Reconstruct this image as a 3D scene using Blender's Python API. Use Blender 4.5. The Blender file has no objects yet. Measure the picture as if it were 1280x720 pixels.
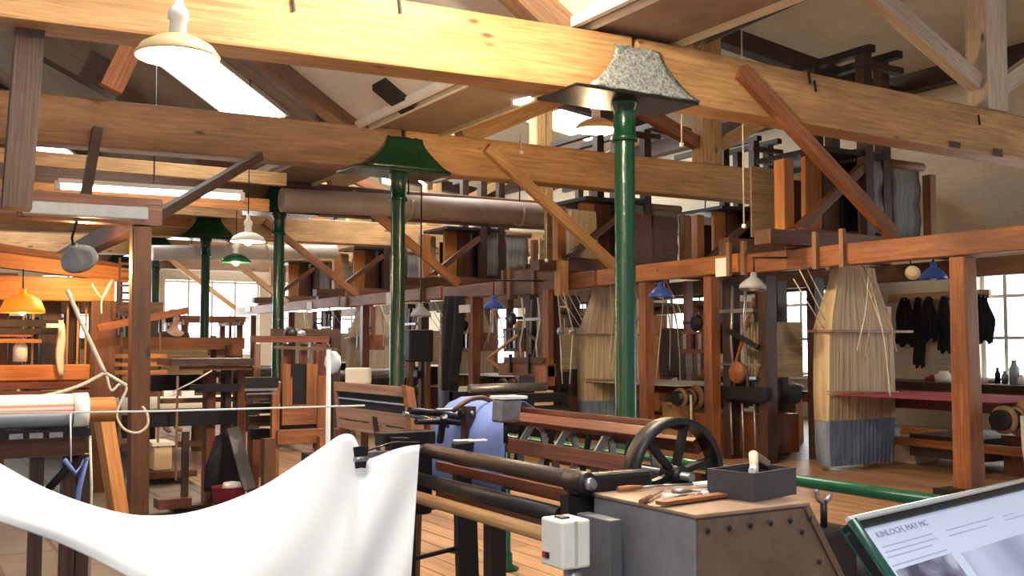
import bpy, bmesh, math, random
from mathutils import Vector, Matrix
random.seed(7)
SC = bpy.context.scene
COL = SC.collection
V = Vector

# ---------------------------------------------------------------- camera, world, lights, exposure
CAM_H = 1.25
YAW = math.radians(31); PITCH = math.atan(71/1280)
cam = bpy.data.objects.new('camera', bpy.data.cameras.new('camera')); COL.objects.link(cam)
cam.data.lens = 36; cam.data.sensor_width = 36; cam.data.clip_start = .05; cam.data.clip_end = 200
cam.location = (0, 0, CAM_H); cam.rotation_euler = (math.pi/2+PITCH, 0, -YAW)
SC.camera = cam
SC.view_settings.view_transform = 'Standard'; SC.view_settings.look = 'None'
SC.view_settings.gamma = 1; SC.view_settings.use_curve_mapping = False
SC.view_settings.exposure = 0.5
try:
    SC.cycles.use_denoising = True
    SC.cycles.max_bounces = 8; SC.cycles.diffuse_bounces = 4
    SC.cycles.sample_clamp_indirect = 8
except Exception: pass
w = bpy.data.worlds.new('overcast'); SC.world = w; w.use_nodes = True
w.node_tree.nodes['Background'].inputs[0].default_value = (.86, .93, 1, 1)
w.node_tree.nodes['Background'].inputs[1].default_value = .36
def light(kind, name, loc, energy, col, size=.1, rot=None, size_y=None, spot=None):
    l = bpy.data.lights.new(name, kind); l.energy = energy; l.color = col
    if kind == 'AREA':
        l.size = size
        if size_y: l.shape = 'RECTANGLE'; l.size_y = size_y
    elif kind == 'SUN': l.angle = math.radians(size)
    else: l.shadow_soft_size = size
    if spot: l.spot_size = math.radians(spot); l.spot_blend = .6
    o = bpy.data.objects.new(name, l); COL.objects.link(o); o.location = loc
    if rot: o.rotation_euler = rot
    return o
WARM = (1, .74, .45); COOL = (.8, .9, 1)

# pixel of the 1280x720 frame -> point of the room, on a plane that is given
F = V((math.sin(YAW)*math.cos(PITCH), math.cos(YAW)*math.cos(PITCH), math.sin(PITCH)))
R = V((math.cos(YAW), -math.sin(YAW), 0)); U = R.cross(F)
def at(px, py, X=None, Y=None, Z=None, d=None):
    r = F+(px-640)/1280*R-(py-360)/1280*U
    if X is not None: t = X/r.x
    elif Y is not None: t = Y/r.y
    elif Z is not None: t = (Z-CAM_H)/r.z
    else: t = d
    return V((0, 0, CAM_H))+t*r

# ---------------------------------------------------------------- materials
def newmat(name):
    m = bpy.data.materials.new(name); m.use_nodes = True
    nt = m.node_tree; b = nt.nodes['Principled BSDF']
    return m, nt, b
def N(nt, typ, **k):
    n = nt.nodes.new(typ)
    for a, v in k.items():
        if a.startswith('i_'): n.inputs[a[2:].replace('_', ' ')].default_value = v
        else: setattr(n, a, v)
    return n
def ramp(nt, fac, stops):
    r = nt.nodes.new('ShaderNodeValToRGB'); e = r.color_ramp.elements
    while len(e) < len(stops): e.new(.5)
    for i, (p, c) in enumerate(stops): e[i].position = p; e[i].color = (*c, 1)
    nt.links.new(fac, r.inputs[0]); return r.outputs[0]
def mixc(nt, fac, a, b, mode='MIX'):
    m = nt.nodes.new('ShaderNodeMix'); m.data_type = 'RGBA'; m.blend_type = mode
    for s, v in ((m.inputs[0], fac), (m.inputs[6], a), (m.inputs[7], b)):
        if hasattr(v, 'is_linked'): nt.links.new(v, s)
        elif isinstance(v, tuple): s.default_value = (*v, 1)
        else: s.default_value = v
    return m.outputs[2]
_c = {}
def wood(name, dark, light_, rough=.55, stain=.5, knots=True):
    """grain runs along U of the mesh's UVs (every bar lays its length along U)"""
    if name in _c: return _c[name]
    m, nt, b = newmat(name); L = nt.links
    tc = N(nt, 'ShaderNodeTexCoord')
    mp = N(nt, 'ShaderNodeMapping'); mp.inputs['Scale'].default_value = (1.3, 26, 1); L.new(tc.outputs['UV'], mp.inputs[0])
    n1 = N(nt, 'ShaderNodeTexNoise', i_Scale=1.6, i_Detail=7, i_Roughness=.65, i_Distortion=.6); L.new(mp.outputs[0], n1.inputs[0])
    c = ramp(nt, n1.outputs[0], [(.3, dark), (.68, light_)])
    mp2 = N(nt, 'ShaderNodeMapping'); mp2.inputs['Scale'].default_value = (.7, 2.2, 1); L.new(tc.outputs['UV'], mp2.inputs[0])
    n2 = N(nt, 'ShaderNodeTexNoise', i_Scale=1.1, i_Detail=5, i_Roughness=.6); L.new(mp2.outputs[0], n2.inputs[0])
    f = ramp(nt, n2.outputs[0], [(.36, (1, 1, 1)), (.62, (0, 0, 0))])
    mm = N(nt, 'ShaderNodeMath', operation='MULTIPLY'); L.new(f, mm.inputs[0]); mm.inputs[1].default_value = stain
    dk = tuple(v*.45 for v in dark)
    c = mixc(nt, mm.outputs[0], c, dk)
    if knots:
        mp3 = N(nt, 'ShaderNodeMapping'); mp3.inputs['Scale'].default_value = (1.5, 4.2, 1); L.new(tc.outputs['UV'], mp3.inputs[0])
        vo = N(nt, 'ShaderNodeTexVoronoi', i_Scale=1.0); L.new(mp3.outputs[0], vo.inputs[0])
        k = ramp(nt, vo.outputs['Distance'], [(.04, (1, 1, 1)), (.11, (0, 0, 0))])
        c = mixc(nt, k, c, tuple(v*.3 for v in dark))
    L.new(c, b.inputs['Base Color']); b.inputs['Roughness'].default_value = rough
    bp = N(nt, 'ShaderNodeBump', i_Strength=.35, i_Distance=.01); L.new(n1.outputs[0], bp.inputs['Height']); L.new(bp.outputs[0], b.inputs['Normal'])
    _c[name] = m; return m
def plain(name, col, rough=.6, metal=0, var=.25, scale=6, bump=.15, spec=None):
    if name in _c: return _c[name]
    m, nt, b = newmat(name); L = nt.links
    tc = N(nt, 'ShaderNodeTexCoord')
    n1 = N(nt, 'ShaderNodeTexNoise', i_Scale=scale, i_Detail=6, i_Roughness=.65); L.new(tc.outputs['Object'], n1.inputs[0])
    c = ramp(nt, n1.outputs[0], [(.3, tuple(v*(1-var) for v in col)), (.7, tuple(min(1, v*(1+var*.5)) for v in col))])
    L.new(c, b.inputs['Base Color']); b.inputs['Roughness'].default_value = rough; b.inputs['Metallic'].default_value = metal
    if bump:
        bp = N(nt, 'ShaderNodeBump', i_Strength=bump, i_Distance=.01); L.new(n1.outputs[0], bp.inputs['Height']); L.new(bp.outputs[0], b.inputs['Normal'])
    if spec is not None: b.inputs['Specular IOR Level'].default_value = spec
    _c[name] = m; return m
def threads(name, c1, c2, scale=60, rough=.8, alpha=None, lowvar=.3):
    """stripes along V of the UVs: many parallel cords"""
    if name in _c: return _c[name]
    m, nt, b = newmat(name); L = nt.links
    tc = N(nt, 'ShaderNodeTexCoord')
    mp = N(nt, 'ShaderNodeMapping'); mp.inputs['Scale'].default_value = (scale, .6, 1); L.new(tc.outputs['UV'], mp.inputs[0])
    n1 = N(nt, 'ShaderNodeTexNoise', i_Scale=1.0, i_Detail=3, i_Roughness=.7); L.new(mp.outputs[0], n1.inputs[0])
    c = ramp(nt, n1.outputs[0], [(.33, c1), (.62, c2)])
    mp2 = N(nt, 'ShaderNodeMapping'); mp2.inputs['Scale'].default_value = (9, 1.5, 1); L.new(tc.outputs['UV'], mp2.inputs[0])
    n2 = N(nt, 'ShaderNodeTexNoise', i_Scale=1.0, i_Detail=2); L.new(mp2.outputs[0], n2.inputs[0])
    f = ramp(nt, n2.outputs[0], [(.35, (lowvar,)*3), (.6, (0, 0, 0))])
    c = mixc(nt, f, c, tuple(v*.5 for v in c1))
    L.new(c, b.inputs['Base Color']); b.inputs['Roughness'].default_value = rough
    bp = N(nt, 'ShaderNodeBump', i_Strength=.5, i_Distance=.01); L.new(n1.outputs[0], bp.inputs['Height']); L.new(bp.outputs[0], b.inputs['Normal'])
    _c[name] = m; return m
def glow(name, col, strength):
    if name in _c: return _c[name]
    m, nt, b = newmat(name)
    b.inputs['Base Color'].default_value = (*col, 1); b.inputs['Emission Color'].default_value = (*col, 1); b.inputs['Emission Strength'].default_value = strength
    _c[name] = m; return m

W_PINE = wood('pale pine', (.33, .155, .055), (.66, .41, .18), .6, .5)
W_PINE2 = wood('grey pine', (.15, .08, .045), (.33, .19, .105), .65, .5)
W_CREAMY = wood('limewashed timber', (.42, .33, .24), (.75, .65, .52), .6, .3)
W_ORANGE = wood('orange timber', (.16, .05, .018), (.40, .15, .05), .5, .75)
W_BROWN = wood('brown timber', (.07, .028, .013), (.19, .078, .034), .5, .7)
W_DARK = wood('dark timber', (.022, .011, .008), (.075, .034, .022), .5, .4)
W_RED = wood('red brown varnished wood', (.075, .022, .012), (.21, .068, .036), .32, .4, False)
W_HOT = wood('honey timber', (.28, .095, .022), (.58, .24, .06), .45, .5)
W_MAUVE = wood('worn loom boards', (.15, .078, .05), (.33, .19, .13), .45, .3)
M_GREEN = plain('dark green gloss paint', (.006, .045, .022), .2, 0, .35, 25, .35)
M_GREEN2 = plain('green rail paint', (.008, .085, .03), .22, 0, .3, 12, .1)
M_TEAL = plain('dark teal enamel', (.004, .05, .045), .15, 0, .2, 12, 0)
M_IRON = plain('black cast iron', (.014, .013, .017), .42, .3, .3, 20, .2)
M_STEEL = plain('worn steel', (.34, .34, .36), .35, .8, .3, 30, .15)
M_GLOSSGREY = plain('flaking silver grey paint', (.42, .47, .48), .35, .15, .9, 40, 1.0)  # flaking green paint with its gloss light put into the grey colour
M_PLASTER = plain('off white plaster', (.80, .78, .72), .85, 0, .1, 2, .1)
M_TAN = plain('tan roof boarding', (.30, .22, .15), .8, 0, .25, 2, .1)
M_CREAM = plain('cream roof lining', (.66, .57, .40), .85, 0, .12, 2, .1)
M_WHITE = plain('white paint', (.75, .75, .73), .5, 0, .1, 8, 0)
M_PAPER = plain('white card', (.85, .85, .82), .7, 0, .05, 10, 0)
M_ROPE = plain('off white cotton rope', (.66, .60, .50), .9, 0, .2, 40, .3)
M_CLOTH = plain('white cotton sheet', (.90, .90, .93), .9, 0, .03, 4, .05)
M_BLACKCLOTH = plain('black cloth', (.015, .015, .02), .9, 0, .3, 10, .1)
M_BLUECLOTH = plain('blue cloth', (.13, .20, .50), .8, 0, .2, 6, .1)
M_RED = plain('crimson cloth', (.26, .018, .045), .8, 0, .2, 8, .05)
M_GREY = plain('grey enamel', (.30, .34, .40), .35, 0, .15, 10, 0)
M_BLUE = plain('blue enamel', (.05, .12, .55), .3, 0, .15, 10, 0)
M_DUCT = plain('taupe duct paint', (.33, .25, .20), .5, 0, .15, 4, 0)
M_CORD = threads('cream harness cords', (.34, .25, .15), (.74, .62, .42), 70)
M_CORD2 = threads('tan harness cords', (.22, .15, .09), (.48, .36, .22), 70)
M_WEIGHT = threads('blue grey lingoes', (.10, .15, .23), (.28, .38, .54), 90)
M_CARDS = threads('grey pattern cards', (.10, .10, .10), (.26, .255, .24), 26)
M_WARP = threads('pale warp threads', (.35, .33, .30), (.62, .60, .55), 80)

# ---------------------------------------------------------------- mesh builder
class MB:
    def __init__(s): s.bm = bmesh.new(); s.uv = s.bm.loops.layers.uv.new('UVMap'); s.smooth = False
    def _face(s, vs, ax=None, off=(0, 0), uvs=None, smooth=False):
        try: f = s.bm.faces.new(vs)
        except ValueError: return None
        f.smooth = smooth
        f.normal_update()
        if uvs:
            for l, q in zip(f.loops, uvs): l[s.uv].uv = q
        else:
            ax = ax or V((1, 0, 0)); n = f.normal
            t = n.cross(ax)
            if t.length < .3:
                ax2 = n.orthogonal().normalized(); t = n.cross(ax2)
                for l in f.loops: l[s.uv].uv = (l.vert.co.dot(ax2)*3+off[0], l.vert.co.dot(t)+off[1])
            else:
                t.normalize()
                for l in f.loops: l[s.uv].uv = (l.vert.co.dot(ax)+off[0], l.vert.co.dot(t)+off[1])
        return f
    def hexa(s, p, ax):
        o = (random.random()*50, random.random()*50)
        v = [s.bm.verts.new(q) for q in p]
        for idx in ((0, 3, 2, 1), (4, 5, 6, 7), (0, 1, 5, 4), (1, 2, 6, 5), (2, 3, 7, 6), (3, 0, 4, 7)):
            s._face([v[i] for i in idx], ax, o)
        return s
    def box(s, a, b, ax=None):
        x0, y0, z0 = (min(a[i], b[i]) for i in range(3)); x1, y1, z1 = (max(a[i], b[i]) for i in range(3))
        if ax is None:
            d = (x1-x0, y1-y0, z1-z0); k = d.index(max(d)); ax = V([1 if i == k else 0 for i in range(3)])
        return s.hexa([(x0, y0, z0), (x1, y0, z0), (x1, y1, z0), (x0, y1, z0), (x0, y0, z1), (x1, y0, z1), (x1, y1, z1), (x0, y1, z1)], ax)
    def bar(s, a, b, w, h, up=(0, 0, 1), w2=None, h2=None):
        a = V(a); b = V(b); d = (b-a).normalized(); up = V(up)
        if abs(d.dot(up)) > .98: up = V((0, 1, 0))
        sd = d.cross(up).normalized(); u = sd.cross(d).normalized()
        w2 = w if w2 is None else w2; h2 = h if h2 is None else h2
        def q(p, w, h): return [p-sd*w/2-u*h/2, p+sd*w/2-u*h/2, p+sd*w/2+u*h/2, p-sd*w/2+u*h/2]
        A = q(a, w, h); B = q(b, w2, h2)
        return s.hexa([A[0], A[1], B[1], B[0], A[3], A[2], B[2], B[3]], d)
    def rope(s, pts, r, n=8):
        pts = [V(p) for p in pts]; out = []
        for i in range(len(pts)-1):
            a, b, c, d = pts[max(i-1, 0)], pts[i], pts[i+1], pts[min(i+2, len(pts)-1)]
            for k in range(6):
                q = k/6; out.append(.5*(2*b+(c-a)*q+(2*a-5*b+4*c-d)*q*q+(3*b-a-3*c+d)*q**3))
        return s.tube(out+[pts[-1]], r, n)
    def tube(s, pts, r, n=10, cap=True, r2=None):
        pts = [V(p) for p in pts]; m = len(pts); rings = []
        rr = r if isinstance(r, (list, tuple)) else [r]*m
        up = V((0, 0, 1)); L = 0
        for i, p in enumerate(pts):
            d = (pts[min(i+1, m-1)]-pts[max(i-1, 0)]).normalized()
            if i == 0:
                sd = d.cross(up)
                if sd.length < .1: sd = d.cross(V((0, 1, 0)))
                sd.normalize()
            else: sd = (sd-d*sd.dot(d)).normalized(); L += (p-pts[i-1]).length
            u = sd.cross(d)
            rings.append(([s.bm.verts.new(p+(sd*math.cos(2*math.pi*k/n)+u*math.sin(2*math.pi*k/n))*rr[i]) for k in range(n)], L))
        for (A, la), (B, lb) in zip(rings, rings[1:]):
            for k in range(n):
                s._face([A[k], B[k], B[(k+1) % n], A[(k+1) % n]], uvs=[(la, k/n*.4), (lb, k/n*.4), (lb, (k+1)/n*.4), (la, (k+1)/n*.4)], smooth=True)
        if cap:
            s._face(rings[0][0]); s._face(list(reversed(rings[-1][0])))
        return s
    def lathe(s, c, prof, ax=(0, 0, 1), n=24, smooth=True):
        """prof: (radius, height) pairs along ax from point c"""
        c = V(c); ax = V(ax).normalized(); a = ax.orthogonal().normalized(); b = ax.cross(a); rings = []
        for r, h in prof:
            if r < 1e-5: rings.append([s.bm.verts.new(c+ax*h)])
            else: rings.append([s.bm.verts.new(c+ax*h+(a*math.cos(2*math.pi*k/n)+b*math.sin(2*math.pi*k/n))*r) for k in range(n)])
        for i, (A, B) in enumerate(zip(rings, rings[1:])):
            for k in range(n):
                k2 = (k+1) % n; f = [A[k % len(A)], A[k2 % len(A)], B[k2 % len(B)], B[k % len(B)]]
                f = list(dict.fromkeys(f))
                if len(f) > 2: s._face(f, uvs=[(prof[i][1], k*.05)]*len(f), smooth=smooth)
        return s
    def prism(s, poly, d, ax=None):
        """poly: 3-D points of one face, d: extrusion vector"""
        d = V(d); A = [s.bm.verts.new(V(p)) for p in poly]; B = [s.bm.verts.new(V(p)+d) for p in poly]; n = len(poly)
        o = (random.random()*50, random.random()*50); ax = V(ax) if ax else (V(poly[1])-V(poly[0])).normalized()
        s._face(A, ax, o); s._face(list(reversed(B)), ax, o)
        for k in range(n): s._face([A[k], B[k], B[(k+1) % n], A[(k+1) % n]], ax, o)
        return s
    def grid(s, rows, smooth=True, uvscale=(1, 1), thick=0):
        g = [[s.bm.verts.new(V(p)) for p in r] for r in rows]; a = len(rows); b = len(rows[0])
        for i in range(a-1):
            for j in range(b-1):
                s._face([g[i][j], g[i][j+1], g[i+1][j+1], g[i+1][j]], smooth=smooth,
                        uvs=[(jj/(b-1)*uvscale[0], ii/(a-1)*uvscale[1]) for ii, jj in ((i, j), (i, j+1), (i+1, j+1), (i+1, j))])
        return s
    def build(s, name, mat, parent=None, bevel=0, solid=0, origin=None, label=None):
        bmesh.ops.recalc_face_normals(s.bm, faces=s.bm.faces) if not solid else None
        me = bpy.data.meshes.new(name); o = bpy.data.objects.new(name, me)
        off = V((0, 0, 0))
        if parent: off = V(parent.get('_o', (0, 0, 0)))
        else:
            xs = [v.co for v in s.bm.verts]; off = V((sum(p.x for p in xs)/len(xs), sum(p.y for p in xs)/len(xs), min(p.z for p in xs))); o.location = off
        if off.length: bmesh.ops.translate(s.bm, verts=s.bm.verts, vec=-off)
        s.bm.to_mesh(me); s.bm.free(); me.materials.append(mat); COL.objects.link(o)
        if parent:
            o.parent = parent
            if parent.parent is not None or parent.type == 'MESH': pass
        o['_o'] = tuple(off)
        if bevel:
            m = o.modifiers.new('bevel', 'BEVEL'); m.width = bevel; m.segments = 2; m.limit_method = 'ANGLE'
        if solid:
            m = o.modifiers.new('thickness', 'SOLIDIFY'); m.thickness = solid; m.offset = 0
        if label: o['label'] = label
        return o
def thing(name, label, cat, loc=(0, 0, 0), group=None):
    o = bpy.data.objects.new(name, None); COL.objects.link(o); o.location = loc; o.empty_display_size = .1
    o['_o'] = tuple(loc); o['label'] = label; o['category'] = cat
    if group: o['group'] = group
    return o
def tag(o, label, cat, group=None, kind=None):
    o['label'] = label; o['category'] = cat
    if group: o['group'] = group
    if kind: o['kind'] = kind
    return o
def struct(o): o['kind'] = 'structure'; return o
def copy_tree(o, delta=(0, 0, 0), label=None, parent=None, rotz=None, first=True):
    c = o.copy(); COL.objects.link(c)
    if parent: c.parent = parent
    else: c.location = o.location+V(delta)
    if rotz is not None: c.rotation_euler.z = rotz
    if label and first: c['label'] = label
    for ch in list(o.children): copy_tree(ch, parent=c, first=False)
    return c
def single(mb, name, mat, label, cat, group=None, **k): return tag(mb.build(name, mat, **k), label, cat, group)
def lerp(a, b, t): return a+(b-a)*t
# ================================================================= lights of the room
PI = math.pi
light('SUN', 'daylight', (0, 0, 9), 1.2, (1, .93, .82), 25, (math.radians(48), 0, math.radians(-35)))

# ================================================================= the building
TY = [6.32+4.2*k for k in range(6)]          # truss lines, one at every column
CX = 4.82
# floor: flagstones on the left, boards on the right
def floor_mats():
    m, nt, b = newmat('stone flags'); L = nt.links
    tc = N(nt, 'ShaderNodeTexCoord'); br = N(nt, 'ShaderNodeTexBrick', i_Scale=1.0)
    mp = N(nt, 'ShaderNodeMapping'); mp.inputs['Rotation'].default_value = (0, 0, PI/2); L.new(tc.outputs['Object'], mp.inputs[0]); L.new(mp.outputs[0], br.inputs[0])
    br.inputs['Color1'].default_value = (.19, .185, .18, 1); br.inputs['Color2'].default_value = (.13, .128, .125, 1); br.inputs['Mortar'].default_value = (.05, .045, .04, 1)
    br.inputs['Brick Width'].default_value = 1.1; br.inputs['Row Height'].default_value = .34; br.inputs['Mortar Size'].default_value = .012
    n = N(nt, 'ShaderNodeTexNoise', i_Scale=3.0, i_Detail=8); L.new(tc.outputs['Object'], n.inputs[0])
    c = mixc(nt, .55, br.outputs[0], ramp(nt, n.outputs[0], [(.3, (.35, .32, .3)), (.7, (1, .97, .93))]), 'MULTIPLY')
    L.new(c, b.inputs['Base Color']); b.inputs['Roughness'].default_value = .55
    m2, nt, b = newmat('floor boards'); L = nt.links
    tc = N(nt, 'ShaderNodeTexCoord'); br = N(nt, 'ShaderNodeTexBrick', i_Scale=1.0)
    mp = N(nt, 'ShaderNodeMapping'); mp.inputs['Rotation'].default_value = (0, 0, PI/2); L.new(tc.outputs['Object'], mp.inputs[0]); L.new(mp.outputs[0], br.inputs[0])
    br.inputs['Color1'].default_value = (.50, .30, .16, 1); br.inputs['Color2'].default_value = (.36, .20, .11, 1); br.inputs['Mortar'].default_value = (.03, .018, .012, 1)
    br.inputs['Brick Width'].default_value = 3.4; br.inputs['Row Height'].default_value = .17; br.inputs['Mortar Size'].default_value = .006
    mp2 = N(nt, 'ShaderNodeMapping'); mp2.inputs['Scale'].default_value = (9, .9, 1); L.new(tc.outputs['Object'], mp2.inputs[0])
    n = N(nt, 'ShaderNodeTexNoise', i_Scale=1.6, i_Detail=8, i_Distortion=.5); L.new(mp2.outputs[0], n.inputs[0])
    c = mixc(nt, .7, br.outputs[0], ramp(nt, n.outputs[0], [(.3, (.4, .36, .33)), (.68, (1, 1, 1))]), 'MULTIPLY')
    L.new(c, b.inputs['Base Color']); b.inputs['Roughness'].default_value = .42
    return m, m2
FL1, FL2 = floor_mats()
struct(MB().box((-4, -2, -.12), (2.35, 30, 0)).build('floor', FL1))
struct(MB().box((2.35, -2, -.12), (13.7, 30, 0)).build('floor', FL2))
# right wall with its window openings
def brickwall():
    m, nt, b = newmat('cream painted brick'); L = nt.links
    tc = N(nt, 'ShaderNodeTexCoord'); br = N(nt, 'ShaderNodeTexBrick', i_Scale=1.0); L.new(tc.outputs['UV'], br.inputs[0])
    br.inputs['Color1'].default_value = (.70, .63, .48, 1); br.inputs['Color2'].default_value = (.66, .59, .45, 1); br.inputs['Mortar'].default_value = (.62, .55, .42, 1)
    br.inputs['Brick Width'].default_value = .24; br.inputs['Row Height'].default_value = .08; br.inputs['Mortar Size'].default_value = .008
    L.new(br.outputs[0], b.inputs['Base Color']); b.inputs['Roughness'].default_value = .7
    bp = N(nt, 'ShaderNodeBump', i_Strength=.4, i_Distance=.01); L.new(br.outputs[0], bp.inputs['Height']); L.new(bp.outputs[0], b.inputs['Normal'])
    return m
M_BRICK = brickwall()
WIN = [(8.55, 9.3), (12.0, 13.2), (15.0, 16.3), (18.6, 19.9), (22.2, 23.5), (3.4, 6.2)]
wb = MB(); ys = [0.0]
for a, b_ in sorted(WIN): ys += [a, b_]
ys.append(30)
for i in range(0, len(ys), 2): wb.box((13.5, ys[i], 0), (13.8, ys[i+1], 5.4), V((0, 1, 0)))
for a, b_ in WIN: wb.box((13.5, a, 0), (13.8, b_, .72), V((0, 1, 0))); wb.box((13.5, a, 2.5), (13.8, b_, 5.4), V((0, 1, 0)))
struct(wb.build('wall_right', M_BRICK))
M_SKYWIN = glow('bright overcast window glass', (.95, .98, 1), 5.5)
for i, (a, b_) in enumerate(WIN):
    wn = struct(MB().box((13.68, a, .72), (13.72, b_, 2.5)).build('window_%d' % (i+1), M_SKYWIN))
    fr = MB(); n = 2 if b_-a < .9 else 3
    for k in range(n+1): yy = lerp(a+.03, b_-.03, k/n); fr.box((13.6, yy-.03, .72), (13.67, yy+.03, 2.5))
    for z in (.75, 1.35, 1.95, 2.47): fr.box((13.61, a, z-.025), (13.66, b_, z+.025))
    o = fr.build('window_frame', M_WHITE, wn)
    o2 = MB().box((13.38, a-.05, .66), (13.6, b_+.05, .72)).build('window_sill', M_WHITE, wn)
struct(MB().box((13.22, 7.75, 0), (13.5, 8.25, 5.4), V((0, 1, 0))).build('trim_1', M_BRICK))
# far wall with a band of high windows
FW = 28.2
fb = MB()
FWIN = [(-3, -.6), (0, 2.4), (3.1, 5.6), (6.1, 8.7), (9.4, 12.2)]
xs = [-4.0]
for a, b_ in FWIN: xs += [a, b_]
xs.append(13.8)
for i in range(0, len(xs), 2): fb.box((xs[i], FW, 0), (xs[i+1], FW+.3, 6.6), V((1, 0, 0)))
for a, b_ in FWIN: fb.box((a, FW, 0), (b_, FW+.3, 1.0), V((1, 0, 0))); fb.box((a, FW, 3.0), (b_, FW+.3, 6.6), V((1, 0, 0)))
struct(fb.build('wall_far', M_BRICK))
for i, (a, b_) in enumerate(FWIN):
    wn = struct(MB().box((a, FW+.16, 1.0), (b_, FW+.2, 3.0)).build('window_%d' % (i+7), M_SKYWIN))
    fr = MB()
    for k in range(5): xx = lerp(a+.03, b_-.03, k/4); fr.box((xx-.03, FW+.08, 1), (xx+.03, FW+.15, 3))
    for z in (1.04, 2.0, 2.96): fr.box((a, FW+.09, z-.03), (b_, FW+.14, z+.03))
    fr.build('window_frame', M_WHITE, wn)
# roof planes (undersides seen from the room); zl / zr give the height of the lining
def zl(x): return 3.70+.65*(4.3-x)
def zr(x): return 3.80+.53*(x-5.3)
def slab(name, x0, x1, y0, y1, zf, mat, t=.08):
    return struct(MB().hexa([(x0, y0, zf(x0)), (x1, y0, zf(x1)), (x1, y1, zf(x1)), (x0, y1, zf(x0)),
                  (x0, y0, zf(x0)+t), (x1, y0, zf(x1)+t), (x1, y1, zf(x1)+t), (x0, y1, zf(x0)+t)], V((0, 1, 0))).build(name, mat))
SKY = [(11.55, 12.95, 1.9, 3.9), (2.6, 4.2, .6, 3.4), (19.8, 21.8, .8, 3.8), (24, 26, .8, 3.8)]   # y0,y1,x0,x1 openings in the left slope
edges = [-.5]
SKYs = sorted(SKY)
cuts = [-.5]
for s in SKYs: cuts += [s[0], s[1]]
cuts.append(FW)
M_PANE = glow('bright roof glass', (1, .99, .96), 8)
for i in range(len(cuts)-1):
    y0, y1 = cuts[i], cuts[i+1]
    op = [s for s in SKYs if s[0] == y0]
    mat = M_TAN if 10.4 < y0 < 15 else M_PLASTER  # middle bays lined in tan, the rest in white
    if op:
        _, _, x0, x1 = op[0]
        slab('ceiling', .2, x0, y0, y1, zl, mat) if x0 > .2 else None
        slab('ceiling', x1, 4.3, y0, y1, zl, mat)
        wn = slab('window_%d' % (12+i), max(x0, .2), x1, y0, y1, lambda x: zl(x)+.03, M_PANE, .02)
        bars = MB()
        for yy in (y0, y1): bars.bar((max(x0, .2), yy, zl(max(x0, .2))+.0), (x1, yy, zl(x1)+.0), .05, .08)
        bars.build('window_frame', M_WHITE, wn)
    else:
        if y0 < 8.5 < 10.4 and y1 > 10.4:
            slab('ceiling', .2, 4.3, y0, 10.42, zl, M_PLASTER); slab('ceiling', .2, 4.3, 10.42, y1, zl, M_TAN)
        else: slab('ceiling', .2, 4.3, y0, y1, zl, mat)
slab('ceiling', -4, .2, -.5, FW, lambda x: 6.365-.65*(.2-x), M_PLASTER)
slab('ceiling', 5.3, 9.5, -.5, 13.2, zr, M_PLASTER)
slab('ceiling', 5.3, 6.9, 13.2, FW, zr, M_PLASTER)
slab('ceiling', 8.9, 9.5, 13.2, FW, zr, M_PLASTER)
for k in range(4):
    a = 13.2+k*3.75
    slab('ceiling', 6.9, 8.9, a+3.0, a+3.75, zr, M_PLASTER)
    slab('window_%d' % (30+k), 6.9, 8.9, a, a+3.0, lambda x: zr(x)+.03, M_PANE, .02)
zf = lambda x: zr(9.5)-.16*(x-9.5)
slab('ceiling', 9.5, 13.8, -.5, 16.1, zf, M_CREAM); slab('ceiling', 9.5, 10.9, 16.1, 17.6, zf, M_CREAM); slab('ceiling', 12.5, 13.8, 16.1, 17.6, zf, M_CREAM); slab('ceiling', 9.5, 13.8, 17.6, FW, zf, M_CREAM)
slab('window_36', 10.9, 12.5, 16.1, 17.6, lambda x: zf(x)+.02, M_PANE, .02)
# valley gutter over the column row
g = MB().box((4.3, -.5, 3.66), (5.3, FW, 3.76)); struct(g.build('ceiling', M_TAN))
for i, x in enumerate((4.28, 4.42, 5.28)): struct(MB().box((x-.025, -.5, 3.62), (x+.025, FW, 3.70)).build('trim_%d' % (i+2), M_WHITE if i < 2 else M_CREAM))
struct(MB().box((13.25, 3, 5.15), (13.5, FW, 5.5)).build('trim_5', W_DARK))

# ---------------------------------------------------------------- tie beams, one over every column
def zb(k, x):
    if k == 0: return lerp(3.03, 3.16, min(1, x/4.8)) if x < 4.82 else lerp(3.16, 3.10, (x-4.82)/5)
    return lerp(3.12, 3.2, x/4.8) if x < 4.82 else lerp(3.2, 3.26, (x-4.82)/5)
beam_txt = ['nearest tie beam, broad and brightly lit, running across the whole top of the view',
            'second tie beam from the front, resting on the second green column',
            'third tie beam, dim, half hidden behind the taupe duct',
            'fourth tie beam, pale and sunlit, seen under the taupe duct',
            'fifth tie beam, far off above the left hand columns', 'sixth and farthest tie beam under the roof']
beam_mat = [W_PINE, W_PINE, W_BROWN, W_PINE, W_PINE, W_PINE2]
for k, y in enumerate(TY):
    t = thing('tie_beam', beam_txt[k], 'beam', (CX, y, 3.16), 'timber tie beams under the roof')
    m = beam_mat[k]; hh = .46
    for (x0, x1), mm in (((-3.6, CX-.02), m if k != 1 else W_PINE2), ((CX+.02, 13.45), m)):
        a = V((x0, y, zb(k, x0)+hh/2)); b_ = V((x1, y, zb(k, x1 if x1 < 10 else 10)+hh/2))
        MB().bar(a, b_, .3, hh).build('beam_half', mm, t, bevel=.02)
tb0 = [o for o in bpy.data.objects if o.name == 'tie_beam'][0]
for px, py, w_, h_ in ((1193, 181, .16, .055), (1247, 191, .14, .08)):
    p = at(px, py, Y=6.165); MB().box((p.x-w_/2, 6.155, p.z-h_/2), (p.x+w_/2, 6.175, p.z+h_/2)).build('patched_mortise', W_BROWN, tb0)
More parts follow.
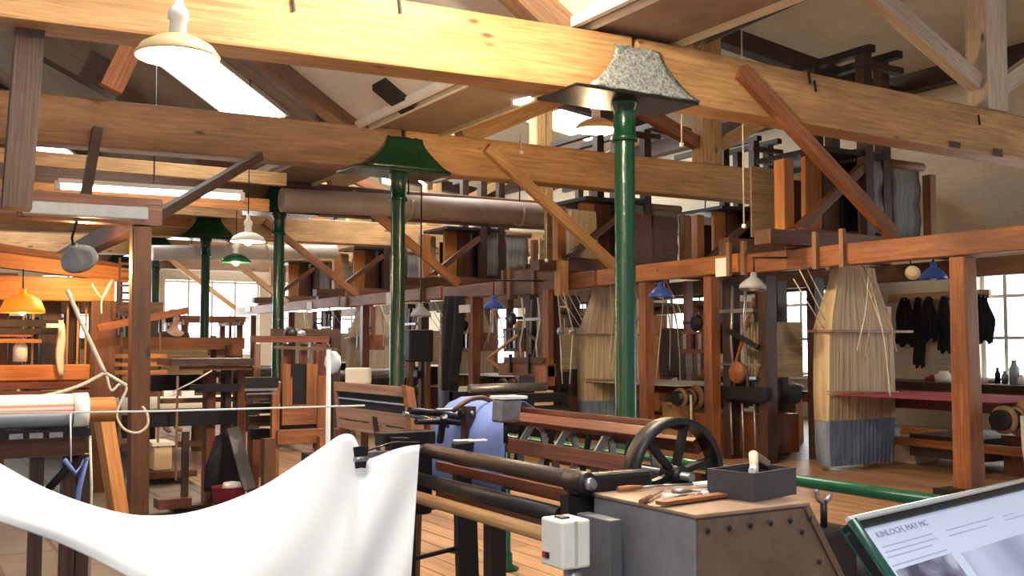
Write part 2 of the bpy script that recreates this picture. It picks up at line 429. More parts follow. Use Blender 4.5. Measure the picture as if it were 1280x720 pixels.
for px, py in ((498, 8), (365, 5), (1017, 108), (1222, 150), (1010, 98)):
    p = at(px, py, Y=6.165); MB().bar((p.x, 6.155, p.z+.05), (p.x+.012, 6.15, p.z-.05), .014, .014).build('iron_spike', M_IRON, tb0)
# trusses above the beams
for k, y in enumerate(TY):
    t = thing('roof_truss', ['king post truss above the nearest tie beam', 'king post truss above the second tie beam', 'king post truss above the third tie beam',
              'king post truss above the fourth tie beam', 'king post truss above the fifth tie beam', 'farthest king post truss in the roof'][k], 'truss', (9.4, y, 3.6), 'king post trusses')
    mm = W_CREAMY if k == 0 else W_PINE
    z0 = 3.58 if k == 0 else 3.68
    MB().box((9.26, y-.12, z0+.02), (9.60, y+.12, 5.85), V((0, 0, 1))).build('king_post', mm, t, bevel=.01)
    MB().bar((9.24, y, z0+.3), (7.5, y, 4.62), .13, .17).build('strut', W_CREAMY if k == 0 else W_ORANGE, t)
    MB().bar((9.62, y, z0+.3), (11.4, y, 4.9), .13, .17).build('strut', mm, t)
    MB().bar((5.55, y, 3.86 if k == 0 else 3.80), (9.38, y, 5.72 if k == 0 else 5.62), .2, .33 if k == 0 else .5).build('principal_rafter', W_DARK if k == 0 else W_PINE, t, bevel=.01)
    MB().bar((9.62, y, 5.55), (13.3, y, 5.12), .2, .26).build('principal_rafter', W_DARK, t)
    t2 = thing('roof_rafter', ['sloping rafter beside the white roof panel, over the %s tie beam' % n for n in ('nearest', 'second', 'third', 'fourth', 'fifth', 'farthest')][k], 'rafter', (4.2, y, 3.7), 'left slope rafters')
    MB().bar((4.25, y, 3.60), (.3, y, 3.60+.65*3.95), .18, .26).build('timber', W_PINE2 if k < 1 else W_BROWN, t2)
# dark timbers meeting above the left part of the second beam
single(MB().bar(at(152, 108, Y=10.6), at(40, 45, Y=10.6), .2, .3), 'roof_brace', W_DARK, 'dark sloping timber running down to the left part of the second tie beam', 'brace')
single(MB().bar(at(138, 112, Y=9.9), at(178, 30, Y=9.9), .12, .2), 'roof_brace', W_ORANGE, 'short orange brown brace rising from the second tie beam beside the glowing pendant', 'brace')
single(MB().bar(at(38, 24, Y=6.4), at(20, 262, Y=6.4), .15, .15), 'hanging_post', W_DARK, 'dark upright timber hanging at the far left from the nearest tie beam', 'post')
single(MB().bar(at(122, 160, Y=10.3), at(104, 262, Y=10.25), .09, .09), 'hanger', W_DARK, 'thin dark hanger below the second tie beam, left of the long brace', 'post')
single(MB().bar(at(325, 195, Y=9.6), at(188, 275, Y=8.3), .07, .08), 'diagonal_brace', W_DARK, 'dark brace falling left from the second tie beam to the head of the left post', 'brace')
for px, k2 in ((60, 0), ):
    pass
# purlins under the far left roof
for i, (y_, x0, x1, z) in enumerate(((12.6, -2, 4.2, 3.35), (13.3, -2, 4.2, 3.1), (14.2, -2, 4.1, 3.1), (17.5, -1, 4.2, 3.3))):
    single(MB().bar((x0, y_, z), (x1, y_, z), .1, .16), 'cross_timber', W_PINE if i % 2 == 0 else W_HOT,
           ['pale cross timber just under the second tie beam at far left', 'lower pale cross timber above the grey strip light', 'honey coloured cross timber behind the grey strip light', 'distant cross timber left of the far columns'][i], 'beam')
# black square vent in the white roof panel
def on_roof(px, py):
    r = F+(px-640)/1280*R-(py-360)/1280*U; n = V((.65, 0, 1)); c = 3.70+.65*4.3-.005
    return V((0, 0, CAM_H))+r*((c-n.z*CAM_H)/n.dot(r))
q = [on_roof(*p) for p in ((472, 117), (491, 103), (513, 118), (492, 131))]
c0 = sum(q, V())/4
single(MB().hexa([(c0.x-.16, c0.y-.16, zl(c0.x-.16)-.06), (c0.x+.16, c0.y-.16, zl(c0.x+.16)-.06), (c0.x+.16, c0.y+.16, zl(c0.x+.16)-.06), (c0.x-.16, c0.y+.16, zl(c0.x-.16)-.06),
              (c0.x-.16, c0.y-.16, zl(c0.x-.16)), (c0.x+.16, c0.y-.16, zl(c0.x+.16)), (c0.x+.16, c0.y+.16, zl(c0.x+.16)), (c0.x-.16, c0.y+.16, zl(c0.x-.16))], V((1, 0, 0))),
       'roof_vent', M_IRON, 'small square black vent in the white sloping roof panel', 'vent')

# ---------------------------------------------------------------- cast iron columns
def column(k, y):
    zt = zb(k, CX)
    t = thing('cast_iron_column', ['tall green iron column nearest the camera, with a silver grey head', 'second green iron column, standing left of centre', 'third green column, behind the small orange dobby frame',
              'fourth green column, slim, left of the green lamp shade', 'fifth green column, just right of the left wooden post', 'farthest green column of the row'][k], 'column', (CX, y, 0), 'green cast iron columns')
    MB().lathe((CX, y, 0), [(0, 0), (.15, 0), (.15, .05), (.12, .08), (.1, .2), (.085, .24), (.079, zt-.34), (.078, zt-.33)], n=28).build('shaft', M_GREEN, t)
    MB().lathe((CX, y, 0), [(.078, zt-.33), (.1, zt-.33), (.104, zt-.31), (.1, zt-.29), (.088, zt-.28), (.088, zt-.09), (.10, zt-.07), (.11, zt-.03)], n=28).build('neck', M_GREEN, t)
    # saddle: bottom plate and two flared cheeks that hold the beam
    MB().box((CX-.64, y-.27, zt-.03), (CX+.53, y+.27, zt-.005)).build('bottom_plate', M_IRON if k == 0 else M_GREEN, t, bevel=.008)
    for s in (-1, 1):
        rows = []
        for i in range(9):
            u = i/8; hw = .29*(1-u)**1.6+.21+(.03 if i == 0 else 0); z = zt-.005+u*.37; yy = y+s*(.175+.10*(1-u)**1.7)
            rows.append([(CX+hw*(j/10*2-1), yy, z+.006*math.sin(j*2.3+i)) for j in range(11)])
        MB().grid(rows).build('cheek', M_GLOSSGREY if (k == 0 and s < 0) else M_GREEN, t, solid=.022)
for k, y in enumerate(TY): column(k, y)

# ---------------------------------------------------------------- duct under the third beam
def duct(pts, r, label, mat=M_DUCT):
    t = thing('ventilation_duct', label, 'duct', pts[0])
    MB().tube(pts, r, 20).build('pipe', mat, t)
    n = 5
    a, b_ = V(pts[0]), V(pts[-1]); d = (b_-a).normalized()
    for i in range(1, n):
        c = lerp(a, b_, i/n)
        MB().lathe(c, [(r, -.03), (r+.015, -.03), (r+.015, .03), (r, .03)], d, 20).build('joint_ring', mat, t)
        MB().tube([c+V((0, 0, r)), c+V((0, 0, 1.2))], .012, 6).build('hanger', M_IRON, t)
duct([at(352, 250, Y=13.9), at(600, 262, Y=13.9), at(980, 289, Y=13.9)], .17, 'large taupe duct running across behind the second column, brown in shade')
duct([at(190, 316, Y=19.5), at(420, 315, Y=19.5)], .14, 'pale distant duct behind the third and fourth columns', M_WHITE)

# ---------------------------------------------------------------- the right hand gallery
GX, GX2 = 7.7, 10.2
gal = [(3.2, 8.0, 2.10, 2.10, W_ORANGE, 'nearest length of gallery beam, orange brown, running off to the right edge'),
       (8.05, 10.6, 2.12, 2.10, W_HOT, 'honey coloured length of gallery beam behind the nearest green column'),
       (10.65, 14.9, 2.10, 2.08, W_ORANGE, 'brown length of gallery beam between the first and second columns'),
       (14.95, 19.4, 2.11, 2.10, W_ORANGE, 'brownish length of gallery beam left of the second column'),
       (19.45, 26.8, 2.12, 2.12, W_ORANGE, 'farthest length of gallery beam, beyond the third column')]
for y0, y1, z0, z1, m, lab in gal:
    single(MB().bar((GX, y0, z0), (GX, y1, z1), .15, .2), 'gallery_beam', m, lab, 'beam', 'gallery beams', bevel=.01)
for i, (y0, y1) in enumerate(((3.2, 11), (11.05, 19), (19.05, 26.8))):
    single(MB().bar((GX2, y0, 2.1), (GX2, y1, 2.1), .15, .2), 'gallery_beam', W_BROWN, ['far side gallery beam behind the nearest post', 'far side gallery beam in the middle bays', 'far side gallery beam at the end of the room'][i], 'beam', 'gallery beams', bevel=.01)
single(MB().hexa([(7.61, 5.33, .05), (7.80, 5.33, .05), (7.80, 5.51, .05), (7.61, 5.51, .05), (7.61, 5.35, 1.99), (7.77, 5.35, 1.99), (7.77, 5.50, 1.99), (7.61, 5.50, 1.99)], V((0, 0, 1))),
       'gallery_post', W_ORANGE, 'thick orange brown post nearest the right edge, splayed at its foot', 'post', 'gallery posts', bevel=.012)
single(MB().box((7.5, 5.2, 0), (7.95, 5.62, .05)), 'post_pad', M_IRON, 'dark pad under the thick right hand post', 'pad')
gp = [(8.54, .13, W_ORANGE, 'orange gallery post right of the nearest green column, by the paper notice'), (9.69, .13, W_ORANGE, 'gallery post close beside the nearest green column'),
      (11.9, .15, W_BROWN, 'brown gallery post behind the hanging wooden box'), (13.95, .14, W_ORANGE, 'gallery post midway between first and second columns'), (18.3, .14, W_RED, 'gallery post just left of the second column'),
      (22.6, .14, W_RED, 'gallery post seen left of the third column'), (25.5, .14, W_RED, 'far gallery post seen between third and fourth columns')]
for y, wd, m, lab in gp:
    single(MB().bar((GX, y, 0), (GX, y, 2.0), wd, wd), 'gallery_post', m, lab, 'post', 'gallery posts', bevel=.008)
for y in (5.6, 8.6, 10.3, 14.0, 18.0, 22.2):
    single(MB().bar((GX2, y, 0), (GX2, y, 2.0), .13, .13), 'gallery_post', W_BROWN, {5.6: 'far side gallery post behind the thick right hand post', 8.6: 'far side gallery post behind the nearest harness', 10.3: 'far side gallery post behind the dark dobby machine', 14.0: 'far side gallery post behind the second harness',
        18.0: 'far side gallery post behind the third loom', 22.2: 'far side gallery post beyond the fourth loom'}[y], 'post', 'far side gallery posts')
bl = ['long brace from the nearest tie beam down to the gallery, upper right', 'long brace from the second tie beam down to the gallery, left of the nearest column',
      'long brace from the third tie beam to the gallery, crossing behind the third column', 'brace from the fourth tie beam, below the green lamp shade', 'brace from the fifth tie beam, far left', 'farthest small gallery brace beyond the fifth column']
for k, y in enumerate(TY):
    single(MB().bar((5.86, y-.2, zb(k, 5.86)+.34), (7.72, y-.2, 2.22), .08, .13), 'diagonal_brace', [W_ORANGE, W_PINE, W_HOT, W_ORANGE, W_PINE, W_PINE][k], bl[k], 'brace', 'gallery braces', bevel=.006)
# ================================================================= jacquard looms in the right hand row
HX, HY0, BAY = 8.38, 7.17, 4.15
def loft(mb, secs, nx=24, ny=1, ripple=.004, fine=0):
    """closed sleeve of cords: secs = (z, half width, half depth, cx, cy)"""
    rows = []
    for i, (z, hw, hd, cx, cy) in enumerate(secs):
        row = []
        for j in range(nx+1):
            u = j/nx*2-1; row.append((cx+hw*u, cy-hd+ripple*math.sin(j*2.1)+fine*((j % 2)-.5), z))
        for j in range(nx+1):
            u = 1-j/nx*2; row.append((cx+hw*u, cy+hd+ripple*math.sin(j*1.7), z))
        row.append(row[0]); rows.append(row)
    mb.grid(rows, smooth=True, uvscale=(2, 1)); return mb
def make_harness(y, label, mat=None, s=1):
    mat = mat or M_CORD
    t = thing('loom_harness', label, 'loom harness', (HX, y, 0), 'loom harnesses')
    loft(MB(), [(2.04, .27, .05, HX, y), (1.9, .29, .06, HX, y), (1.6, .40, .09, HX, y), (1.40, .46, .12, HX, y)], 60, fine=.006).build('upper_cords', mat, t)
    MB().box((HX-.50, y-.16, 1.375), (HX+.72, y+.16, 1.40)).build('comber_board', W_MAUVE, t)
    loft(MB(), [(1.375, .465, .10, HX, y), (1.1, .48, .10, HX, y), (.77, .49, .10, HX, y), (.5, .49, .09, HX, y)], 60, fine=.008).build('lower_cords', mat, t)
    for z in (.775, .745):
        MB().tube([(HX-.55, y-.13, z+.02), (HX+.5, y-.13, z-.01)], .008, 6).build('shed_rod', W_PINE, t)
    loft(MB(), [(.5, .485, .09, HX, y), (.28, .49, .085, HX, y), (.05, .47, .08, HX, y)], 90, fine=.016, ripple=.01).build('weights', M_WEIGHT, t)
    # straps and cords beside it
    c = MB()
    for dx, z0 in ((-.62, 2.0), (-.5, 2.0), (-.7, 1.9)):
        c.tube([(HX+dx-.1, y+.05, z0), (HX+dx+.24, y-.02, 1.41)], .006, 5)
    c.build('guide_cords', M_ROPE, t)
    return t
hl = ['cream fan of harness cords with blue grey weights, nearest, beside the thick right post', 'cream fan of harness cords partly behind the nearest green column',
      'third fan of harness cords, between the first and second columns', 'tan fan of harness cords seen just left of the second column', 'farthest fan of harness cords', ]
h0 = make_harness(HY0, hl[0])
for k in range(1, 5):
    hk = copy_tree(h0, (0, BAY*k, 0), hl[k])
    if k >= 2:
        for ch in hk.children:
            if 'cords' in ch.name and 'guide' not in ch.name: ch.data = ch.data.copy(); ch.data.materials[0] = M_CORD2

def make_loom(y, label):
    x0, x1 = 8.95, 10.05
    t = thing('hand_loom', label, 'loom', (9.3, y, 0), 'looms behind the gallery posts')
    for x, yy in ((x0, y-1.75), (x1, y-1.75), (x0, y+1.0), (x1, y+1.0)):
        MB().box((x-.07, yy-.07, 0), (x+.07, yy+.07, .74 if yy < y else 1.7)).build('leg', W_HOT, t)
    for x in (x0, x1):
        MB().box((x-.05, y-1.9, .60), (x+.05, y+1.2, .72)).build('side_rail', W_RED, t)
        MB().box((x-.04, y-1.7, .22), (x+.04, y+1.0, .30)).build('stretcher', W_HOT, t)
    MB().box((x0, y-1.0, .12), (x1, y-.2, .34)).build('treadle_box', W_DARK, t)
    r = MB().tube([(7.92, y-1.88, .62), (10.0, y-1.88, .62)], .085, 18).build('cloth_roller', M_IRON, t)
    for x in (7.99, 8.14, 8.22):
        rr = {7.99: .12, 8.14: .105, 8.22: .15}[x]
        MB().lathe((x, y-1.88, .62), [(.085, 0), (rr, 0), (rr, .03), (.085, .03)], (1, 0, 0), 26).build('flange', W_PINE2, r)
    MB().tube([(8.06, y-1.88-.125, .66), (8.05, y-2.02, .4), (8.08, y-2.05, .03)], .016, 7).build('brake_rope', M_ROPE, t)
    MB().tube([(8.35, y-1.88, .62), (9.9, y-1.88, .62)], .13, 18).build('wound_cloth', M_RED if label.startswith('nearest') else M_BLACKCLOTH, r)
    return t
def warp(y, mat, label, cat='cloth'):
    mb = MB(); mb.box((7.96, y-1.86, .755), (9.3, y+.02, .762), V((0, 1, 0)))
    return single(mb, 'warp_sheet', mat, label, cat, 'cloth stretched on the looms')
ll = ['nearest hand loom, with crimson cloth, at the right edge', 'second hand loom behind the notice card post, dark cloth on its roller', 'third hand loom, between the first and second columns', 'fourth hand loom, close to the second column', 'farthest hand loom of the gallery row']
l0 = make_loom(HY0, ll[0]); l1 = make_loom(HY0+BAY, ll[1])
for k in range(2, 5): copy_tree(l1, (0, BAY*(k-1), 0), ll[k])
warp(HY0, M_RED, 'crimson cloth stretched flat from the nearest harness to the right edge')
for k in range(1, 4): warp(HY0+BAY*k, M_WARP, ['pale warp on the second loom, behind the nearest column', 'pale warp on the third loom', 'pale warp on the fourth loom'][k-1])

# the dark blue black dobby frame standing between the notice post and the nearest harness
def make_dobby(y, label):
    t = thing('dobby_machine', label, 'loom machine', (8.0, y, 0), 'dobby machines by the gallery')
    for x, yy in ((7.95, y), (7.95, y+.55), (8.68, y), (8.68, y+.55)):
        MB().box((x-.075, yy-.06, 0), (x+.075, yy+.06, 1.98)).build('post', W_DARK, t)
    MB().box((7.8, y-.06, .66), (7.95, y+.68, .80)).build('breast_rail', M_IRON, t)
    MB().box((7.9, y+.18, .60), (8.35, y+.5, .86), V((1, 0, 0))).build('gear_box', M_IRON, t, bevel=.02)
    MB().box((7.84, y+.1, 1.6), (7.89, y+.62, 1.64)).build('upper_rail', M_STEEL, t)
    MB().box((7.84, y, 1.02), (7.89, y+.6, 1.05)).build('lower_rail', M_STEEL, t)
    MB().bar((7.83, y+.02, 1.22), (7.83, y+.5, 1.42), .03, .05).build('lever', M_IRON, t)
    MB().lathe((7.86, y+.32, .95), [(0, 0), (.1, 0), (.12, .02), (.12, .06), (.1, .08), (0, .08)], (-1, 0, 0), 20).build('cam_wheel', W_ORANGE, t)
    hd = MB()
    for i in range(9): hd.box((8.1, y+.12+i*.045, .9), (8.6, y+.13+i*.045, 1.5), V((0, 0, 1)))
    hd.build('heald_frames', M_CORD, t)
    for i, (dx, a) in enumerate(((-.05, 1.55), (-.12, 1.3))): MB().tube([(7.86, y+.2+i*.2, .66), (7.85, y+.25+i*.2, a), (7.86, y+.22+i*.2, 1.9)], .018, 7).build('lift_rod', M_STEEL, t)
    for i in range(3): MB().tube([(7.86, y+.1+i*.18, .05), (7.86, y+.12+i*.18, .62)], .014, 6).build('treadle_rod', M_STEEL, t)
    MB().box((8.0, y+.1, .08), (8.5, y+.55, .5), V((0, 0, 1))).build('base_box', W_RED, t)
    MB().bar((7.86, y+.45, .9), (7.86, y+.1, 1.75), .025, .03).build('lever', W_ORANGE, t)
    return t
d0 = make_dobby(7.95, 'dark dobby machine standing between the notice card post and the nearest harness')
dl = ['dark dobby machine behind the nearest green column', 'dark dobby machine between the first and second columns', 'dark dobby machine by the second column', 'farthest dark dobby machine']
for k in range(1, 4): copy_tree(d0, (0, BAY*k, 0), dl[k-1])

# jacquard heads on top of the gallery
def make_head(y, label):
    t = thing('jacquard_head', label, 'jacquard machine', (8.9, y, 2.2), 'jacquard heads on the gallery')
    for yy in (y, y+.95): MB().box((7.62, yy-.08, 2.21), (10.25, yy+.08, 2.40)).build('base_rail', W_BROWN, t, bevel=.008)
    MB().box((7.68, y+.12, 2.40), (7.82, y+.26, 3.14)).build('orange_post', W_HOT, t, bevel=.006)
    MB().bar((7.78, y+.02, 2.42), (8.72, y+.02, 3.12), .09, .09).build('brace', W_BROWN, t)
    for x, yy in ((8.78, y+.02), (8.78, y+.7), (9.22, y+.15), (9.22, y+.85)): MB().box((x-.06, yy-.06, 2.4), (x+.06, yy+.06, 4.35)).build('mast', W_DARK, t)
    for x in (8.78, 9.22): MB().box((x-.05, y-.1, 4.35), (x+.05, y+1.9, 4.43)).build('top_rail', M_IRON, t)
    MB().box((8.7, y-.05, 4.2), (9.35, y+.05, 4.27)).build('cross_rail', W_DARK, t)
    for i in range(2): MB().box((8.18+i*.26, y+.30, 2.41), (8.42+i*.26, y+.36, 3.25), V((0, 0, 1))).build('side_board', W_HOT if i == 0 else W_BROWN, t)
    MB().box((8.72, y+.1, 3.2), (9.0, y+1.0, 3.34)).build('lifting_box', M_IRON, t, bevel=.01)
    MB().box((8.06, y-.02, 3.24), (9.1, y+.9, 3.29)).build('top_plate', M_IRON, t)
    MB().box((8.74, y+.3, 2.45), (9.3, y+.65, 3.2), V((0, 0, 1))).build('machine_body', M_IRON, t, bevel=.01)
    for i, (xa, xb, zt, zb_) in enumerate(((8.86, 9.16, 3.35, 2.46), (9.32, 9.78, 3.22, 2.42))):
        rows = [[(lerp(xa, xb, j/6), y+.12+.012*math.sin(i2*1.1)+.008*(j % 2), lerp(zt, zb_, i2/14)) for j in range(7)] for i2 in range(15)]
        MB().grid(rows, uvscale=(1, 1)).build('card_chain', M_CARDS, t, solid=.03)
    for i in range(5):
        xa = 7.95+i*.42
        MB().box((xa, y+.86, 2.42), (xa+.34, y+.88, 3.2-.1*(i % 2)), V((0, 0, 1))).build('cord_sheet', [M_CORD2, W_BROWN, M_CORD2, W_MAUVE, W_BROWN][i], t)
    MB().box((9.84, y+.02, 2.4), (9.94, y+.12, 3.15)).build('end_post', W_ORANGE, t)
    MB().tube([(9.3, y+.12, 3.24), (9.84, y+.12, 3.24)], .05, 10).build('card_roller', W_PINE2, t)
    MB().bar((7.2, y-.05, 2.3), (8.1, y-.05, 2.3), .22, .14).build('overhang_beam', W_BROWN, t)
    MB().tube([(7.75, y-.02, 2.40), (8.6, y-.02, 2.40)], .03, 8).build('lever_shaft', W_RED, t)
    return t
jl = ['nearest jacquard head with grey hanging card chains, on the gallery at upper right', 'jacquard head behind the nearest green column', 'jacquard head above the hanging wooden box, left of the nearest column',
      'jacquard head beside the second column', 'farthest jacquard head on the gallery']
j0 = make_head(7.3, jl[0])
for k in range(1, 5): copy_tree(j0, (0, BAY*k-.0, 0), jl[k])
# tall cream and brown sheets seen on the second head
for x, y, m, lab in ((8.1, 11.6, M_CORD, 'tall cream bundle of cords rising above the gallery left of the nearest column'), (9.0, 11.5, W_RED, 'tall dark red brown panel standing above the gallery right of the nearest column'),
                     (9.45, 11.5, W_BROWN, 'brown panel beside the dark red one above the gallery')):
    mb = MB(); loft(mb, [(3.1, .2, .05, x, y), (2.7, .24, .05, x, y), (2.3, .22, .05, x, y)], 24, fine=.005)
    single(mb, 'cord_screen', m, lab, 'screen')
# wooden box and clamps on the gallery
t = thing('gallery_box', 'wooden box with pale end boards fixed on the gallery above the hanging wooden box', 'box', (7.6, 11.6, 1.98))
MB().box((7.5, 11.3, 1.96), (7.6, 12.6, 2.3)).build('front_board', W_BROWN, t)
MB().box((7.47, 11.2, 1.9), (7.6, 11.34, 2.36)).build('end_board', W_PINE, t); MB().box((7.47, 12.5, 1.9), (7.6, 12.58, 2.36)).build('end_board', W_PINE2, t)
MB().box((7.47, 11.85, 1.94), (7.5, 11.92, 2.3)).build('batten', W_PINE2, t)
for i, (y, lab) in enumerate(((8.15, 'upright wooden cleat on the gallery beam just right of the white notice card'), (7.93, 'second upright cleat on the gallery beam, right of the notice card'), (6.95, 'upright cleat on the gallery beam above the nearest harness, left one'), (6.62, 'upright cleat on the gallery beam above the nearest harness, right one'),
                              (12.9, 'pale cleat on the gallery beam near the gallery box'), (15.6, 'cleat on the gallery beam right of the second column'), (19.0, 'cleat on the gallery beam at the foot of the long brace'))):
    single(MB().box((7.58, y-.025, 1.98), (7.62, y+.025, 2.34)), 'cleat', W_PINE2, lab, 'cleat', 'cleats on the gallery beams')
for (px, py, wd, lab) in ((904, 334, .16, 'white notice card on the gallery beam above the notice card post'), (644, 357, .15, 'white notice card on the gallery beam above the hanging wooden box'), (387, 383, .2, 'white notice card on the far gallery beam, right of the third column'), (310, 385, .28, 'white notice card on the farthest gallery beam, between third and fourth columns'), (486, 373, .14, 'white notice card on the gallery beam touching the second column')):
    p = at(px, py, X=7.61)
    single(MB().box((7.6, p.y-wd/2*1.4, p.z-.1), (7.615, p.y+wd/2*1.4, p.z+.1)), 'notice_card', M_PAPER, lab, 'card', 'notice cards')
# hanging wooden block at (660, 470) with its cords
t = thing('hanging_batten', 'orange wooden batten box hanging from the gallery by two ropes', 'loom batten', (7.45, 11.7, .8))
P = lambda px, py: at(px, py, X=7.45)
a, b_ = P(628, 470), P(690, 473)
MB().box((7.38, a.y, .82), (7.52, b_.y, 1.0)).build('block', W_ORANGE, t, bevel=.01)
MB().box((7.36, b_.y-.0, .70), (7.50, b_.y+.28, .98)).build('end_block', W_ORANGE, t, bevel=.01)
MB().box((7.36, a.y-.2, 1.0), (7.42, b_.y+.1, 1.08)).build('top_rail', W_BROWN, t)
for px in (645, 668): q = P(px, 400); MB().box((7.34, q.y-.02, .86), (7.38, q.y+.02, 1.12)).build('slot', M_IRON, t)
for px in (652, 672):
    MB().tube([P(px, 372), P(px+3, 400), P(px-2, 430), P(px, 455)], .014, 6).build('rope', M_ROPE, t)
MB().box((7.42, P(684, 400).y-.07, .74), (7.5, P(684, 400).y+.07, 1.98)).build('guide_post', W_ORANGE, t)
t = thing('folded_rule', 'pale angled wooden lever left of the hanging batten box', 'lever', P(612, 448))
MB().bar(P(648, 418), P(610, 448), .03, .04).build('arm', W_PINE, t); MB().bar(P(610, 448), P(632, 466), .03, .04).build('arm', W_PINE, t)
t = thing('hanging_pulley', 'pair of small pulleys hanging on cords left of the second harness', 'pulley', P(705, 415))
for (a1, a2), (b1, b2) in (((697, 365), (701, 412)), ((704, 365), (716, 412)), ((700, 416), (703, 480)), ((716, 416), (712, 480))): MB().tube([P(a1, a2), P(b1, b2)], .009, 5).build('cord', M_ROPE, t)
for a1 in (701, 716): MB().lathe(P(a1, 414)-V((.03, 0, 0)), [(0, 0), (.05, 0), (.05, .05), (0, .05)], (1, 0, 0), 14).build('wheel', M_STEEL, t)
# cream cupboards behind
for i, (y, lab) in enumerate(((11.1, 'cream tin cupboard standing behind the reel, left of the second harness'), (11.75, 'cream tin cupboard below the hanging batten box'), (12.4, 'cream tin cupboard beside the brown gallery post'), )):
    t = thing('cupboard', lab, 'cupboard', (7.1, y, 0), 'cream cupboards')
    MB().box((6.88, y, 0), (7.3, y+.52, .66)).build('body', M_CREAM, t, bevel=.01)
    MB().box((6.86, y+.02, .04), (6.88, y+.50, .63)).build('door', M_PLASTER, t); MB().box((6.84, y+.06, .34), (6.86, y+.09, .44)).build('handle', M_STEEL, t)

# lamp shades over the looms
def lampshade(p, r, mat, label, tilt=(0, 0, 1), lit=False, hook=None):
    t = thing('loom_lamp', label, 'lamp', p, 'lamp shades over the looms')
    ax = V(tilt).normalized()
    MB().lathe(p, [(r, 0), (r*.97, .04*r/.14), (r*.82, .45*r), (r*.5, .78*r), (.03, .95*r), (.03, 1.2*r), (.02, 1.3*r)], ax, 26).build('shade', mat, t, solid=.006)
    MB().tube([V(p)+ax*1.25*r, V(p)+ax*1.5*r+V((0, 0, .03)), V(hook)] if hook else [V(p)+ax*1.25*r, V(p)+ax*1.5*r+V((0, 0, .1)), V((p[0], p[1], max(p[2]+1.6*r+.1, 2.1))), V((7.62 if p[0] < 7.7 else 7.78, p[1], 2.12)) if p[0] > 5.5 else V((p[0], p[1], 3.15))], .01, 6).build('stem', M_IRON, t)
    MB().lathe(V(p)+ax*.05*r, [(0, -.2*r), (.3*r, 0), (.32*r, .25*r), (.12*r, .6*r), (0, .62*r)], ax, 14).build('bulb', glow('lamp bulb', (1, .8, .5), 40) if lit else M_PAPER, t)
    return t
lampshade(at(100, 326, d=7.6), .13, M_GREY, 'blue grey enamel lamp shade hanging at left in front of the lit orange beam', (-.45, -.75, .75), hook=(at(92, 280, d=7.6).x, 7.89, 2.2))
lampshade(at(941, 362, d=10.0), .13, M_GREY, 'blue grey enamel lamp shade above the dark dobby machine', (.1, 0, 1))
lampshade(at(1167, 349, d=10.4), .13, M_BLUE, 'bright blue lamp shade beside the thick right hand post')
lampshade(at(526, 396, d=12.0), .12, M_GREY, 'small grey lamp shade right of the second green column')
lampshade(at(617, 386, d=13.5), .13, M_BLUE, 'blue lamp shade between a brown post and the notice card')
lampshade(at(826, 372, d=12), .14, M_BLUE, 'blue lamp shade just right of the nearest column')
t = thing('cord_reel', 'cream wooden reel hanging beside the blue lamp shade at right', 'reel', at(1141, 341, d=10.2)); p = at(1141, 341, d=10.2)
MB().lathe(p, [(0, -.04), (.07, -.04), (.07, -.02), (.035, -.02), (.035, .02), (.07, .02), (.07, .04), (0, .04)], (-.8, -.5, 0), 20).build('spool', M_CREAM, t)
MB().tube([p+V((0, .02, .05)), p+V((0, .02, .12)), V((7.78, p.y, 2.12))], .008, 5).build('hook', M_IRON, t)

# ---------------------------------------------------------------- the right wall: rail, aprons, bench
WXX = 13.44
p0, p1 = at(1112, 376, X=WXX), at(1238, 366, X=WXX)
t = thing('coat_rail', 'wooden coat rail on the cream right wall', 'rail', (WXX, p0.y, p0.z))
MB().bar((WXX, p0.y, 1.98), (WXX, p1.y, 1.98), .06, .13).build('board', W_PINE, t)
for px in (1130, 1146, 1160, 1183, 1228): q = at(px, 385, X=13.3); MB().tube([(13.42, q.y, 1.95), (13.33, q.y, 1.93), (13.32, q.y, 1.98)], .01, 6).build('peg', M_IRON, t)
for i, (px, y0, y1, wd, lab) in enumerate(((1132, 392, 432, .30, 'short black apron hanging leftmost on the coat rail'), (1148, 386, 458, .16, 'long black apron hanging on the coat rail, longest of all'), (1162, 384, 425, .22, 'black jacket hanging on the coat rail left of the thick post'),
                                           (1181, 386, 440, .2, 'black jacket hanging on the coat rail, half behind the thick post'), (1229, 386, 428, .26, 'black jacket hanging right of the thick post'))):
    c = at(px, y0, X=13.33); c.z = 1.95; z1 = at(px, y1, X=13.33).z; rows = []
    for a in range(9):
        u = a/8; hw = .66*wd*(.3+.7*min(1, u*2.2))*(1-.15*u); rows.append([(13.33+.02*math.sin(j*1.9+a*.2), c.y+hw*(j/6-1)+.02*math.sin(a), lerp(c.z, z1, u)-.03*math.sin(j)) for j in range(13)])
    single(MB().grid(rows), 'hanging_apron', M_BLACKCLOTH, lab, 'garment', 'clothes on the coat rail', solid=.02)
t = thing('work_bench', 'long dark work bench against the right wall, under the window', 'table', (12, 8, 0))
MB().box((11.6, 6.2, .68), (12.5, 10.4, .76)).build('top', W_DARK, t, bevel=.01)
MB().box((11.62, 6.3, .5), (11.68, 10.3, .68)).build('apron_board', W_RED, t)
for x in (11.7, 12.4):
    for y in (6.35, 8.3, 10.25): MB().box((x-.05, y-.05, 0), (x+.05, y+.05, .68)).build('leg', W_DARK, t)
